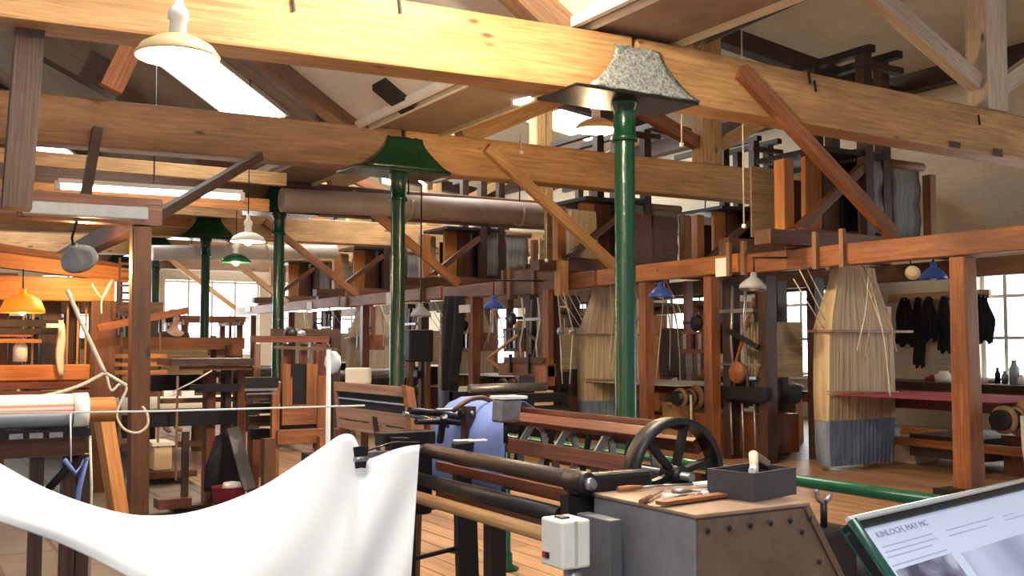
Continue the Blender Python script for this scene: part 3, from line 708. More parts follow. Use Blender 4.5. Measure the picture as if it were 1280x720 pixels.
for px, h, r, m, lab in ((1220, .10, .09, M_PAPER, 'white paper bundle on the bench right of the thick post'), (1232, .07, .08, M_PAPER, 'low white tub on the bench'), (1247, .2, .035, M_IRON, 'black bottle standing on the bench under the window'), (1256, .16, .04, M_STEEL, 'grey jar beside the black bottle'), (1268, .3, .06, M_GREY, 'tall grey bottle at the right end of the bench'),
                         (1277, .12, .05, M_PAPER, 'white pot at the very right end of the bench'), (1180, .14, .12, M_PAPER, 'white cloth heap on the bench left of the thick post'), (1168, .08, .12, M_RED, 'dark red folded cloth on the bench, left of the white heap'), (1239, .05, .05, M_STEEL, 'small steel dish on the bench')):
    q = at(px, 470, X=12.0)
    single(MB().lathe((12.0, q.y, .761), [(0, 0), (r, 0), (r, h*.65), (r*.55, h*.8), (r*.5, h), (0, h)], n=18), 'bench_bottle' if r < .07 else 'bench_bundle', m, lab, 'bottle' if r < .07 else 'bundle')
# clutter under and between the looms
random.seed(11)
for i, (x, y, sx, sy, h, m, nm, lab) in enumerate(((9.4, 7.75, .2, .15, .3, M_GREY, 'box', 'grey box on the floor left of the nearest harness'), (9.5, 5.95, .3, .15, .35, W_RED, 'box', 'red brown crate under the crimson cloth'), (9.4, 7.3, .2, .2, .2, M_CREAM, 'box', 'cream crate under the nearest loom'),
        (8.3, 9.15, .15, .2, .42, W_ORANGE, 'box', 'orange crate behind the notice card post'), (8.6, 9.95, .25, .25, .5, W_PINE, 'box', 'pale crate behind the reel wheel')  )):
    t = thing('crate', lab, 'crate', (x, y, 0))
    MB().box((x-sx, y-sy, 0), (x+sx, y+sy, h)).build('body', m, t, bevel=.008)
    MB().box((x-sx-.01, y-sy-.01, h), (x+sx+.01, y+sy+.01, h+.03)).build('lid', m, t)
t = thing('yarn_ball', 'small yellow ball of yarn on the floor beneath the blue grey weights', 'yarn', (8.9, 6.9, 0)); 
MB().lathe((8.75, 7.35, 0), [(0, 0), (.05, .015), (.07, .06), (.05, .105), (0, .12)], n=16).build('ball', plain('yellow yarn', (.6, .55, .1), .9), t)
# ================================================================= foreground: the reeling machine
def rim(mb, c, ax, r0, r1, wd, n=40): mb.lathe(V(c)-V(ax)*wd/2, [(r0, 0), (r1, 0), (r1, wd), (r0, wd), (r0, 0)], ax, n); return mb
mach = thing('reeling_machine', 'black iron machine with a slatted red brown reel and a spoked wheel, in the foreground', 'textile machine', (2.3, 3.4, 0))
YA = (0, 1, 0); RC = V((2.51, 3.0, .765)); RR = .205
rl = rim(MB(), RC, YA, RR-.016, RR+.008, .075).build('reel_wheel', M_IRON, mach)
MB().lathe(RC-V((0, .05, 0)), [(0, 0), (.035, 0), (.04, .02), (.04, .09), (0, .1)], YA, 20).build('hub', M_IRON, rl)
for k in range(6):
    a = k*PI/3+.25; e = V((math.cos(a), 0, math.sin(a)))
    MB().bar(RC+e*.03, RC+e*(RR-.015), .022, .03, YA).build('spoke', M_IRON, rl)
Y1 = 4.16
for k in range(8):
    a = k*PI/4+.55; e = V((math.cos(a), 0, math.sin(a)))*(RR-.025)
    p = V((RC.x, 0, RC.z))+e
    MB().bar((p.x, 3.04, p.z), (p.x, Y1, p.z+.0), .062, .026, e).build('slat', W_RED, mach, bevel=.003)
for yy in (3.3, 3.58, 3.86, 4.12):
    c = V((RC.x, yy, RC.z)); s = MB(); s.lathe(c-V((0, .01, 0)), [(0, 0), (.03, 0), (.03, .02), (0, .02)], YA, 16)
    o = s.build('spider', M_IRON, mach)
    for k in range(8):
        a = k*PI/4+.55; e = V((math.cos(a), 0, math.sin(a))); e2 = V((math.cos(a+PI/4), 0, math.sin(a+PI/4)))
        if k % 2: MB().bar(c+e*.02, c+e*(RR-.045), .018, .018, YA).build('spider_arm', M_IRON, o)
        MB().bar(c+e*(RR-.045), c+e2*(RR-.045), .03, .012, YA).build('spider_ring', M_STEEL, o)
MB().tube([(RC.x, 2.9, RC.z), (RC.x, 4.4, RC.z)], .016, 12).build('shaft', M_STEEL, mach)
MB().box((2.47, 4.3, 0), (2.55, 4.38, .80)).build('bearing_post', M_IRON, mach); MB().box((2.46, 2.88, 0), (2.56, 2.96, .74)).build('bearing_post', M_IRON, mach)
MB().box((2.30, 4.24, .80), (2.35, 4.30, .96)).build('bracket', W_DARK, mach)
MB().lathe((2.325, 4.235, .93), [(0, 0), (.012, 0), (.008, .008), (0, .01)], (0, -1, 0), 12).build('bolt', M_STEEL, mach)
# rollers on the near side
def roller(name, x, z, y0, y1, r, m): return MB().tube([(x, y0, z), (x, y1, z)], r, 16).build(name, m, mach)
roller('front_roller', 2.0, .79, 2.92, 4.05, .03, W_DARK)
roller('lower_roller', 1.97, .665, 2.95, 4.1, .03, M_IRON)
roller('tan_roller', 1.93, .60, 2.9, 4.15, .026, W_PINE)
for z, x in ((.70, 2.13), (.63, 2.13)): MB().box((x-.012, 2.95, z-.02), (x+.012, 4.2, z+.02)).build('rail', W_RED, mach)
MB().box((2.12, 2.95, .52), (2.14, 4.2, .60)).build('rail', W_RED, mach)
# near bearing casting
MB().box((1.97, 2.86, .74), (2.30, 2.93, .81), V((1, 0, 0))).build('bearing_casting', M_IRON, mach, bevel=.015)
MB().lathe((2.0, 2.83, .785), [(0, 0), (.036, 0), (.04, .01), (.04, .11), (0, .12)], YA, 22).build('bearing_cap', M_IRON, mach)
MB().lathe((2.0, 2.81, .785), [(0, 0), (.02, 0), (.022, .01), (.022, .03), (0, .03)], YA, 16).build('bearing_nut', M_STEEL, mach)
MB().prism([(1.95, 2.88, .74), (1.99, 2.88, 0), (2.12, 2.88, 0), (2.3, 2.88, .74)], (0, .05, 0)).build('end_frame', M_IRON, mach)
MB().box((1.93, 2.62, .0), (1.98, 2.80, .70), V((0, 0, 1))).build('cover_plate', plain('grey blue painted plate', (.09, .095, .12), .5), mach, bevel=.004)
# far end frame (left in the photograph)
EY = 4.2
MB().box((1.86, EY, .80), (2.12, EY+.10, .86), V((1, 0, 0))).build('table', M_IRON, mach, bevel=.006)
for a, b_, w_, h_ in (((1.93, EY, .84), (1.90, EY, .42), .09, .07), ((1.90, EY, .45), (1.80, EY, .05), .06, .06), ((2.26, EY, .8), (2.29, EY, .03), .10, .05), ((1.78, EY, .08), (2.4, EY, .03), .08, .09), ((2.02, EY+.03, .8), (2.02, EY+.03, .1), .025, .025), ((1.86, EY+.03, .27), (2.3, EY+.03, .32), .02, .02), ((1.90, EY, .42), (1.96, EY, .30), .06, .08)):
    MB().bar(a, b_, w_, h_, (0, 1, 0)).build('frame_bar', M_IRON, mach, bevel=.005)
MB().bar((1.78, 2.95, .06), (1.82, 4.25, .06), .07, .09).build('base_rail', M_IRON, mach)
for z in (.77, .70, .62): MB().box((1.74, EY-.03, z-.012), (1.92, EY+.02, z+.012)).build('slotted_bar', M_STEEL if z > .7 else M_IRON, mach)
MB().lathe((1.93, EY-.05, .62), [(0, 0), (.05, 0), (.05, .05), (0, .05)], YA, 18).build('gear', M_IRON, mach); MB().lathe((1.96, EY-.07, .66), [(0, 0), (.02, 0), (.02, .03), (0, .03)], YA, 14).build('gear', M_STEEL, mach)
MB().box((1.95, EY-.1, .5), (2.06, EY+.1, .8)).build('gear_case', M_IRON, mach, bevel=.02)
# tool arms on the table
G = 4.28
def P3(px, py, Y=G): return at(px, py, Y=Y)
for i, (a, b_, r, m) in enumerate((((512, 513), (575, 522), .02, M_IRON), ((520, 527), (590, 530), .018, M_IRON), ((505, 517), (560, 533), .014, M_STEEL), ((545, 512), (625, 516), .01, M_STEEL), ((575, 518), (625, 520), .022, M_IRON), ((555, 520), (550, 552), .022, M_IRON), ((585, 520), (600, 552), .03, M_IRON))):
    a = P3(*a); b_ = P3(*b_, Y=G+.1)
    MB().tube([a, lerp(a, b_, .5)+V((0, 0, .006)), b_], r*.8, 10).build('feed_arm', m, mach)
arc = [P3(566+60*u, 514-17*math.sin(PI*u*.9)) for u in [i/8 for i in range(9)]]
MB().tube(arc, .012, 8).build('curved_guard', W_BROWN, mach)
v0 = P3(632, 513, Y=3.8)
MB().hexa([(v0.x-.05, v0.y-.04, v0.z-.05), (v0.x+.05, v0.y-.04, v0.z-.05), (v0.x+.05, v0.y+.04, v0.z-.05), (v0.x-.05, v0.y+.04, v0.z-.05), (v0.x-.045, v0.y-.04, v0.z+.05), (v0.x+.06, v0.y-.04, v0.z+.05), (v0.x+.06, v0.y+.04, v0.z+.05), (v0.x-.045, v0.y+.04, v0.z+.05)], V((1, 0, 0))).build('clamp_block', M_STEEL, mach, bevel=.01)
MB().tube([v0-V((0, 0, .04)), v0-V((0, 0, .14))], .01, 8).build('clamp_stem', M_IRON, mach)
MB().box((v0.x-.05, v0.y-.05, v0.z+.05), (v0.x+.08, v0.y+.05, v0.z+.062)).build('clamp_plate', M_PAPER, mach)
for i, (px, lab) in enumerate(((577, 'small white card lying on the black table of the reeling machine'), (594, 'second white card on the black machine table, nearer the clamp'))):
    q = at(px, 549, Z=.868)
    single(MB().hexa([(q.x-.04, q.y-.02, .862), (q.x+.04, q.y-.03, .862), (q.x+.05, q.y+.01, .862), (q.x-.03, q.y+.02, .862), (q.x-.04, q.y-.02, .866), (q.x+.04, q.y-.03, .866), (q.x+.05, q.y+.01, .866), (q.x-.03, q.y+.02, .866)], V((1, 0, 0))), 'paper_card', M_PAPER, lab, 'card')
# blue cloth over the far end of the reel
rows = []
prof = [(RC.x+.206*math.cos(math.radians(a_)), RC.z+.206*math.sin(math.radians(a_))) for a_ in (25, 55, 80, 100, 120, 140, 160, 180)]+[(RC.x-.213, .66), (RC.x-.215, .56)]
for i, (x, z) in enumerate(prof):
    rows.append([(x+.003*math.sin(j*.9+i), lerp(4.62, [4.20, 4.16, 4.12, 4.08, 4.02, 3.96, 3.92, 3.90, 3.90, 3.92][i], j/16), z+.014+.004*math.sin(j*1.1+i*.8)) for j in range(17)])
single(MB().grid(rows), 'blue_cloth', M_BLUECLOTH, 'blue cloth draped over the far end of the slatted reel', 'cloth', solid=.004)

# gear housing with its tools
t = thing('gear_housing', 'big grey and brown sheet metal housing with a rivetted sloping end, in the foreground', 'machine housing', (2.3, 2.6, 0))
x0, x1, x2, y0, y1 = 2.04, 2.50, 2.98, 2.345, 2.86
M_SHEET = plain('mottled grey sheet metal', (.25, .25, .29), .42, .3, .25, 7, .1); M_RUST = plain('brown rusty sheet', (.16, .115, .085), .5, .3, .3, 9, .15); M_TOP = plain('rust brown worn top', (.30, .20, .14), .5, .2, .3, 10, .15)
MB().hexa([(x0, y0, 0), (x2, y0, 0), (x2, y1, 0), (x0, y1, 0), (x0, y0, .738), (x1, y0, .738), (x1, y1, .738), (x0, y1, .738)], V((1, 0, 0))).build('body', M_SHEET, t, bevel=.006)
MB().prism([(x0+.004, y0, .006), (x2-.01, y0, .006), (x1-.006, y0, .732), (x0+.004, y0, .732)], (0, -.006, 0)).build('end_plate', M_RUST, t)
MB().box((x0-.006, y0-.012, .738), (x1+.01, y1+.004, .75)).build('top_plate', M_TOP, t, bevel=.003)
fl = MB().bar((x1-.006, y0-.010, .735), (x2-.01, y0-.010, .0), .022, .012, (0, 1, 0)).build('edge_strip', M_RUST, t)
for i in range(13):
    if i < 6: c = (x0+.04+i*.085, y0-.012, .70)
    else: u = (i-6)/6; c = (lerp(x1-.03, x2-.05, u), y0-.012, lerp(.66, .05, u))
    MB().lathe(c, [(0, 0), (.008, 0), (.007, .004), (0, .005)], (0, -1, 0), 10).build('rivet', M_IRON, t)
# tools on top
def tool(name, a, b_, r, m, lab, mh=None, cat='tool'):
    t = thing(name, lab, cat, a); a = V(a); b_ = V(b_); c = lerp(a, b_, .45)
    MB().tube([a, lerp(a, c, .5), c], [r, r*1.25, r*.8], 10).build('handle', mh or W_HOT, t)
    MB().tube([c, b_], [r*.5, r*.35], 8).build('blade', m, t)
Zt = .762
T = lambda px, py, z=Zt: at(px, py, Z=z)
tool('chisel', T(772, 611), T(838, 606), .008, M_STEEL, 'chisel with a pale handle lying at the far left of the housing top')
tool('file', T(905, 604), T(818, 607), .009, M_STEEL, 'white handled file lying behind the other tools', M_PAPER)
tool('screwdriver', T(828, 621), T(858, 619), .009, M_STEEL, 'screwdriver with a light handle in front of the other tools', M_PAPER)
tool('awl', T(801, 627), T(829, 613), .008, M_STEEL, 'awl with a brown handle at the front edge of the housing top', W_ORANGE)
tool('spanner', T(840, 614), T(893, 613), .007, M_STEEL, 'thin dark spanner lying across the middle of the tools', M_STEEL)
tool('gauge', T(884, 617), T(868, 619), .010, M_STEEL, 'small round ended gauge with a white knob, near the black tray', M_PAPER)
single(MB().bar(T(825, 629), T(912, 617), .04, .012), 'wood_slip', W_ORANGE, 'flat brown strip of wood lying under the tools', 'strip', bevel=.002)
# tray with mallet
ct = V((2.455, 2.535, .751)); rot = math.radians(12)
def L(x, y, z): return V((ct.x+x*math.cos(rot)-y*math.sin(rot), ct.y+x*math.sin(rot)+y*math.cos(rot), ct.z+z))
t = thing('tool_tray', 'dark square tray on the right of the housing top, holding a mallet', 'tray', ct)
M_TRAY = plain('dark slate paint', (.05, .045, .06), .5)
def lb(mb, a, b_): return mb.hexa([L(a[0], a[1], a[2]), L(b_[0], a[1], a[2]), L(b_[0], b_[1], a[2]), L(a[0], b_[1], a[2]), L(a[0], a[1], b_[2]), L(b_[0], a[1], b_[2]), L(b_[0], b_[1], b_[2]), L(a[0], b_[1], b_[2])], V((1, 0, 0)))
lb(MB(), (-.125, -.09, 0), (.125, .09, .008)).build('bottom', M_TRAY, t)
for a, b_ in (((-.125, -.09, .008), (.125, -.082, .09)), ((-.125, .082, .008), (.125, .09, .09)), ((-.125, -.082, .008), (-.117, .082, .09)), ((.117, -.082, .008), (.125, .082, .09))): lb(MB(), a, b_).build('side', M_TRAY, t)
t = thing('mallet', 'pale wooden mallet leaning out of the dark tray', 'mallet', L(0, 0, .03))
MB().tube([L(-.06, -.05, .075), L(.01, .0, .135)], [.013, .016], 14).build('handle', W_CREAMY, t, bevel=.0)
MB().bar(L(.01, -.005, .125), L(.11, .02, .09), .035, .03).build('head', W_BROWN, t, bevel=.004)
single(MB().tube([L(-.09, -.06, .092), L(-.065, -.05, .10)], .012, 12), 'cork', M_PAPER, 'white stub at the lip of the dark tray', 'cork')

# switch box
t = thing('switch_box', 'white electric switch box on a grey conduit, in front of the reeling machine', 'switch', (1.84, 2.66, .6))
b0 = (1.725, 2.58, .575); MB().box(b0, (1.83, 2.70, .72), V((0, 0, 1))).build('case', M_WHITE, t, bevel=.008)
MB().box((1.77, 2.574, .578), (1.778, 2.581, .718)).build('cover_seam', plain('light grey plastic', (.5, .5, .5), .5), t)
MB().box((1.72, 2.670, .600), (1.726, 2.684, .618)).build('button', plain('red plastic', (.45, .03, .03), .4), t, label='red button'); MB().box((1.72, 2.650, .600), (1.726, 2.664, .618)).build('button', M_IRON, t, label='black button')
MB().box((1.75, 2.62, .72), (1.78, 2.66, .726)).build('top_slot', M_IRON, t)
MB().lathe((1.80, 2.63, 0), [(0, 0), (.09, 0), (.09, .02), (.03, .03), (.024, .05), (.024, .5), (.03, .51), (.03, .575), (0, .575)], n=18).build('conduit', M_STEEL, t)

# ---------------------------------------------------------------- the green guard rail
t = thing('guard_rail', 'green pipe guard rail running behind the foreground machine to the right', 'railing', (2.95, 3.5, 0))
MB().tube([(2.95, 2.0, .735), (2.95, 3.4, .735), (2.95, 4.95, .735)], .022, 14).build('top_pipe', M_GREEN2, t)
MB().tube([(2.95, 2.0, .735), (3.5, 1.55, .735)], .022, 14).build('top_pipe', M_GREEN2, t)
MB().lathe((2.95, 2.0, .70), [(0, 0), (.028, 0), (.032, .035), (.028, .07), (0, .07)], n=16).build('elbow', M_GREEN2, t)
for y in (4.97, 2.0):
    MB().lathe((2.95, y, 0), [(0, 0), (.07, 0), (.07, .012), (.034, .03), (.034, .09), (.024, .1), (.022, .73), (0, .735)], n=18).build('post', M_GREEN2, t)
MB().tube([(2.55, 5.62, .28), (2.95, 5.55, .28)], .022, 12).build('lower_pipe', M_GREEN2, t)
for x, y in ((2.55, 5.62), (2.95, 5.55)): MB().lathe((x, y, 0), [(0, 0), (.06, 0), (.06, .015), (.022, .03), (.022, .29), (0, .29)], n=14).build('post', M_GREEN2, t)
# iron stand with a fork
q = at(1030, 678, Z=0); q = V((4.0, 3.62, 0)); q = at(1030, 655, d=4.6); q.z = 0
t = thing('floor_stand', 'black iron weight with an upright fork handle, between housing and sign', 'weight', q)
zz = at(1030, 653, d=4.6).z
MB().box((q.x-.13, q.y-.1, 0), (q.x+.13, q.y+.1, zz-.02), V((0, 0, 1))).build('block', M_IRON, t, bevel=.02)
MB().tube([(q.x, q.y, zz-.02), (q.x, q.y, zz+.10)], .016, 10).build('handle', M_IRON, t)
MB().tube([(q.x-.045*math.cos(a), q.y, zz+.135-.045*math.sin(a)) for a in [PI*(-.2)+k*PI*.175 for k in range(9)]], .012, 8).build('fork', M_STEEL, t)
MB().lathe((q.x+.17, q.y-.04, .0), [(0, 0), (.1, 0), (.1, zz-.06), (0, zz-.04)], n=18).build('drum', M_IRON, t)
single(MB().bar((3.6, 4.5, .06), (5.6, 3.6, .06), .12, .12), 'floor_timber', W_RED, 'dark timber lying on the floor behind the green rail', 'timber')
single(MB().bar((4.1, 5.1, .0), (4.1, 5.1, .4), .13, .13), 'short_post', W_DARK, 'short dark post on the floor under the blue grey weights', 'post')

# ---------------------------------------------------------------- the reading panel
TL = V((1.0009, .8733, 1.0316)); ux = V((.9792, .2026, 0)).normalized(); vy = V((.0092, -.0445, -.0570)).normalized(); nn = ux.cross(-vy).normalized()
if nn.z < 0: nn = -nn
def S(u, v, h=0): return TL+ux*u+vy*v+nn*h
def sq(u0, v0, u1, v1, h0, h1):
    m = MB(); m.hexa([S(u0, v0, h0), S(u1, v0, h0), S(u1, v1, h0), S(u0, v1, h0), S(u0, v0, h1), S(u1, v0, h1), S(u1, v1, h1), S(u0, v1, h1)], ux); return m
t = thing('reading_panel', 'tilted information panel in a dark green frame at the lower right corner', 'information panel', TL)
M_SHEETP = plain('pale blue white printed sheet', (.58, .66, .90), .12, 0, .03, 3, 0)
WP, HP = .95, .42
sq(0, 0, WP, HP, -.012, -.002).build('board', M_TEAL, t)
sq(.013, .0105, WP-.013, HP-.02, -.002, 0).build('sheet', M_SHEETP, t)
for nm, a in (('frame_top', (0, 0, WP, .0105)), ('frame_bottom', (0, HP-.024, WP, HP)), ('frame_left', (0, .0105, .012, HP-.024)), ('frame_right', (WP-.022, .024, WP, HP-.024))): sq(*a, -.012, .004).build(nm, M_IRON, t, bevel=.002)
MB().tube([S(-.002, -.002, .006), S(WP, -.002, .006)], .004, 8).build('bright_edge', plain('bright trim', (.8, .8, .78), .15, .8, .05, 9, 0), t, label='bright metal edge strip')
MB().tube([S(.002, .0, .008), S(.002, HP, .008)], .007, 8).build('side_tube', M_TEAL, t)
pl = S(WP/2, HP/2, -.03)
MB().bar((pl.x, pl.y, 0), (pl.x, pl.y, pl.z), .07, .07).build('stand', M_TEAL, t); MB().box((pl.x-.2, pl.y-.2, 0), (pl.x+.2, pl.y+.2, .02)).build('foot', M_TEAL, t)
M_INK = plain('grey blue ink', (.27, .31, .47), .6, 0, .1, 10, 0); M_INK2 = plain('faint ink', (.36, .42, .64), .6, 0, .1, 10, 0)
def text(s, u, v, size, mat, name='lettering', width=None):
    cu = bpy.data.curves.new(name, 'FONT'); cu.body = s; cu.size = size; cu.extrude = .0002; cu.resolution_u = 2
    tmp = bpy.data.objects.new('tmp', cu); COL.objects.link(tmp)
    bpy.context.view_layer.update()
    me = bpy.data.meshes.new_from_object(tmp.evaluated_get(bpy.context.evaluated_depsgraph_get())); bpy.data.objects.remove(tmp)
    o = bpy.data.objects.new(name, me); COL.objects.link(o); me.materials.clear(); me.materials.append(mat)
    m = Matrix.Identity(4); up = -vy
    for i in range(3): m[i][0] = ux[i]; m[i][1] = up[i]; m[i][2] = nn[i]
    p = S(u, v, .0006)-TL
    if width: w0 = max(q.co.x for q in me.vertices)-min(q.co.x for q in me.vertices); me.transform(Matrix.Diagonal((width/w0, 1, 1, 1)))
    me.transform(Matrix.Translation(p) @ m); o.parent = t; o['_o'] = tuple(TL)
text('KINLOCH, MAY MC', .0455, .0262, .0112, M_INK, 'title', .136)
for u0, u1, v0 in ((.042, .176, .0385), (.041, .181, .0456), (.038, .159, .0524), (.036, .184, .0635)): sq(u0, v0-.0008, u1, v0+.0008, 0, .0003).build('text_line', M_INK2, t)
for u0, u1, v0 in ((.216, .369, .0395), (.214, .334, .0475), (.398, .44, .041), (.398, .47, .0475)): sq(u0, v0-.0008, u1, v0+.0008, 0, .0003).build('text_line', M_INK2, t)
def photo():
    m, nt, b = newmat('printed photograph'); tc = N(nt, 'ShaderNodeTexCoord'); n = N(nt, 'ShaderNodeTexNoise', i_Scale=22, i_Detail=4); nt.links.new(tc.outputs['Object'], n.inputs[0])
    nt.links.new(ramp(nt, n.outputs[0], [(.38, (.05, .05, .10)), (.5, (.16, .17, .27)), (.64, (.42, .46, .62))]), b.inputs['Base Color']); b.inputs['Roughness'].default_value = .3; return m
MP = photo()
sq(.036, .0695, .187, .16, 0, .0004).build('picture', MP, t, label='dark printed picture'); sq(.212, .073, .42, .18, 0, .0004).build('picture', threads('banded print', (.20, .24, .38), (.45, .52, .74), 3), t, label='banded blue grey picture')
sq(.45, .08, .62, .18, 0, .0004).build('picture', MP, t)

# ---------------------------------------------------------------- the hung white sheet
def poly(pts, u):
    """piecewise Catmull-Rom through pixel points, u in 0..1"""
    n = len(pts)-1; f = u*n; i = min(int(f), n-1); s = f-i
    p0 = pts[max(i-1, 0)]; p1 = pts[i]; p2 = pts[i+1]; p3 = pts[min(i+2, n)]
    return [.5*(2*b+(c-a)*s+(2*a-5*b+4*c-d)*s*s+(3*b-a-3*c+d)*s**3) for a, b, c, d in zip(p0, p1, p2, p3)]
top = [(-60, 548), (-30, 562), (0, 580), (45, 605), (85, 622), (125, 635), (160, 643), (190, 645), (225, 643), (260, 635), (295, 623), (330, 607), (365, 585), (400, 561), (425, 544), (440, 544), (447, 556), (455, 574), (470, 571), (490, 563), (508, 558), (523, 556)]
bot = [(-60, 628), (-30, 640), (0, 652), (35, 664), (70, 677), (110, 695), (145, 713), (180, 731), (215, 748), (250, 764), (285, 778), (320, 790), (350, 800), (380, 806), (400, 810), (412, 812), (425, 812), (440, 811), (455, 808), (472, 804), (490, 800), (508, 790)]
rows = []; NR, NC = 26, 110
for i in range(NR+1):
    v = i/NR; row = []
    for j in range(NC+1):
        u = j/NC; a = poly(top, u); b_ = poly(bot, u)
        px = lerp(a[0], b_[0], v); py = lerp(a[1], b_[1], v)
        d = 2.75+.25*u-.30*math.sin(PI*min(1, v*1.1)*.5)*(1-.6*u)
        # soft folds fanning from the clip
        if u > .45:
            w_ = (u-.45)/.55
            d += .030*w_*math.sin((u-.45)*24+v*6.5)*v+.008*w_*math.sin(u*45+v*9)*v
        d += .012*math.sin(u*19+v*3)
        row.append(at(px, py, d=d))
    rows.append(row)
t = thing('white_sheet', 'large white cotton sheet hanging slack across the lower left foreground', 'sheet', at(260, 700, d=2.6))
MB().grid(rows).build('cloth', M_CLOTH, t, solid=.003)
hem = MB().tube([rows[i][NC]+V((0, 0, 0)) for i in range(NR+1)], .004, 6).build('hem', M_CLOTH, t)
c = at(449, 571, d=2.9)
tc_ = thing('spring_clip', 'small black spring clip gripping the top edge of the white sheet', 'clip', c)
for s in (-1, 1): MB().bar(c+V((s*.004, -.01, -.03)), c+V((s*.012, -.012, .03)), .022, .006, (0, 1, 0)).build('jaw', M_IRON, tc_)
MB().tube([c+V((-.02, -.012, -.005)), c+V((.02, -.012, -.005))], .008, 8).build('spring', M_STEEL, tc_)
MB().tube([c+V((0, 0, .01)), at(490, 553, d=3.2), at(524, 553, d=3.3)], .003, 5).build('cord', M_IRON, tc_)
single(MB().tube([at(-30, 517, d=3.3), at(200, 514, d=3.4), at(456, 507, d=3.55)], .0035, 6), 'taut_string', M_PAPER, 'taut pale string crossing the left half at the height of the cloth roller', 'string')
t = thing('white_pole', 'thin white upright pole with a cross bar and a white rag', 'pole', (at(411, 560, d=4.0).x, at(411, 560, d=4.0).y, 0))
a = at(411, 437, d=4.0); MB().tube([(a.x, a.y, 0), a], .010, 8).build('pole', M_WHITE, t)
MB().bar(at(344, 434, d=4.1), at(420, 437, d=4.0), .02, .012).build('cross_bar', W_PINE2, t)
MB().lathe(at(416, 452, d=4.03), [(0, -.05), (.02, -.04), (.034, -.01), (.03, .02), (.012, .04), (0, .045)], n=14).build('rag', M_PAPER, t)

# ---------------------------------------------------------------- left hand side
def vb(px, y0, y1, wp, Y, m, name, parent, px2=None, th=None, bevel=0):
    a = at(px, y0, Y=Y); b_ = at(px2 if px2 is not None else px, y1, Y=Y)
    if px2 is None: b_ = V((a.x, a.y, b_.z))
    wd = (at(px+wp/2, y0, Y=Y)-at(px-wp/2, y0, Y=Y)).length*.9
    b_.z = max(b_.z, wd*.3 if px2 is not None else 0)
    return MB().bar(a, b_, wd, th or wd*.9, (0, 1, 0)).build(name, m, parent, bevel=bevel)
def hb(x0, x1, y, hp, Y, m, name, parent, y2=None, th=None, bevel=0):
    a = at(x0, y, Y=Y); b_ = at(x1, y if y2 is None else y2, Y=Y)
    if y2 is None: a.z = b_.z = (a.z+b_.z)/2
    c = at((x0+x1)/2, y, Y=Y); h = (at((x0+x1)/2, y+hp/2, Y=Y)-at((x0+x1)/2, y-hp/2, Y=Y)).length
    return MB().bar(a, b_, th or h, h).build(name, m, parent, bevel=bevel)
lp = at(172, 643, Z=0)
single(MB().bar((lp.x, lp.y, 0), (lp.x-.02, lp.y, 2.13), .135, .135), 'gallery_post', W_BROWN, 'tall brown post standing alone at the left, rising from behind the white sheet', 'post', 'gallery posts', bevel=.008)
t = thing('gallery_beam', 'dark red brown beam resting on the left post and running off to the left', 'beam', (lp.x, lp.y, 2.13), 'gallery beams')
MB().bar((-1.6, lp.y, 2.24), (lp.x+.12, lp.y, 2.24), .14, .2).build('timber', W_RED, t)
MB().bar((lp.x-.0, lp.y+.1, 2.2), (lp.x, 13, 2.2), .12, .16).build('side_timber', W_DARK, t)
t = thing('strip_light', 'unlit grey fluorescent strip light hanging under the beam at upper left', 'light fitting', at(100, 264, Y=7.5))
a, b_ = at(26, 259, Y=7.5), at(184, 268, Y=7.5)
MB().bar(a, b_, .09, .09).build('batten', M_GREY, t, bevel=.01)
MB().bar(a-(b_-a).normalized()*.02, a, .1, .1).build('end_cap', M_IRON, t)
for u in (.2, .62): MB().tube([lerp(a, b_, u)+V((0, 0, .04)), V((lerp(a, b_, u).x, 7.9, lerp(a, b_, u).z+.07))], .012, 6).build('hanger', M_IRON, t)
# lit orange loom at the far left
LY = 9.4
lo = thing('hand_loom', 'orange lamp lit hand loom at the far left, behind the long cloth roller', 'loom', (.2, LY, 0))
hb(-60, 142, 361, 30, LY, W_HOT, 'top_beam', lo, th=.14, bevel=.01)
hb(-60, 160, 318, 18, LY+.3, W_HOT, 'upper_beam', lo, y2=345, th=.12)
hb(-60, 150, 300, 10, LY+.6, W_ORANGE, 'rear_beam', lo, y2=335, th=.1)
vb(128, 376, 640, 34, LY, W_BROWN, 'corner_post', lo, th=.16)
vb(-40, 376, 640, 30, LY, W_BROWN, 'corner_post', lo, th=.16)
hb(-60, 112, 466, 20, LY, W_HOT, 'breast_beam', lo, th=.14, bevel=.01)
hb(-60, 112, 482, 8, LY-.3, W_RED, 'front_rail', lo); hb(-60, 112, 492, 6, LY-.4, W_BROWN, 'front_rail', lo)
hb(-50, 80, 404, 9, LY-.1, M_IRON, 'reed_bar', lo); hb(-50, 80, 414, 7, LY-.1, M_IRON, 'reed_bar', lo)
hb(-50, 52, 426, 5, LY-.1, W_HOT, 'slat', lo); hb(-50, 40, 419, 3, LY-.1, W_HOT, 'slat', lo)
hb(58, 80, 407, 5, LY-.22, M_PAPER, 'white_label', lo)
vb(64, 376, 480, 26, LY+.3, W_DARK, 'rear_panel', lo); vb(92, 376, 500, 18, LY+.4, W_DARK, 'rear_panel', lo); vb(20, 395, 480, 20, LY+.6, W_BROWN, 'rear_panel', lo)
for px in (30, 42, 85, 98, 108): vb(px, 378, 458, 3, LY+.1, W_PINE, 'heald_rod', lo)
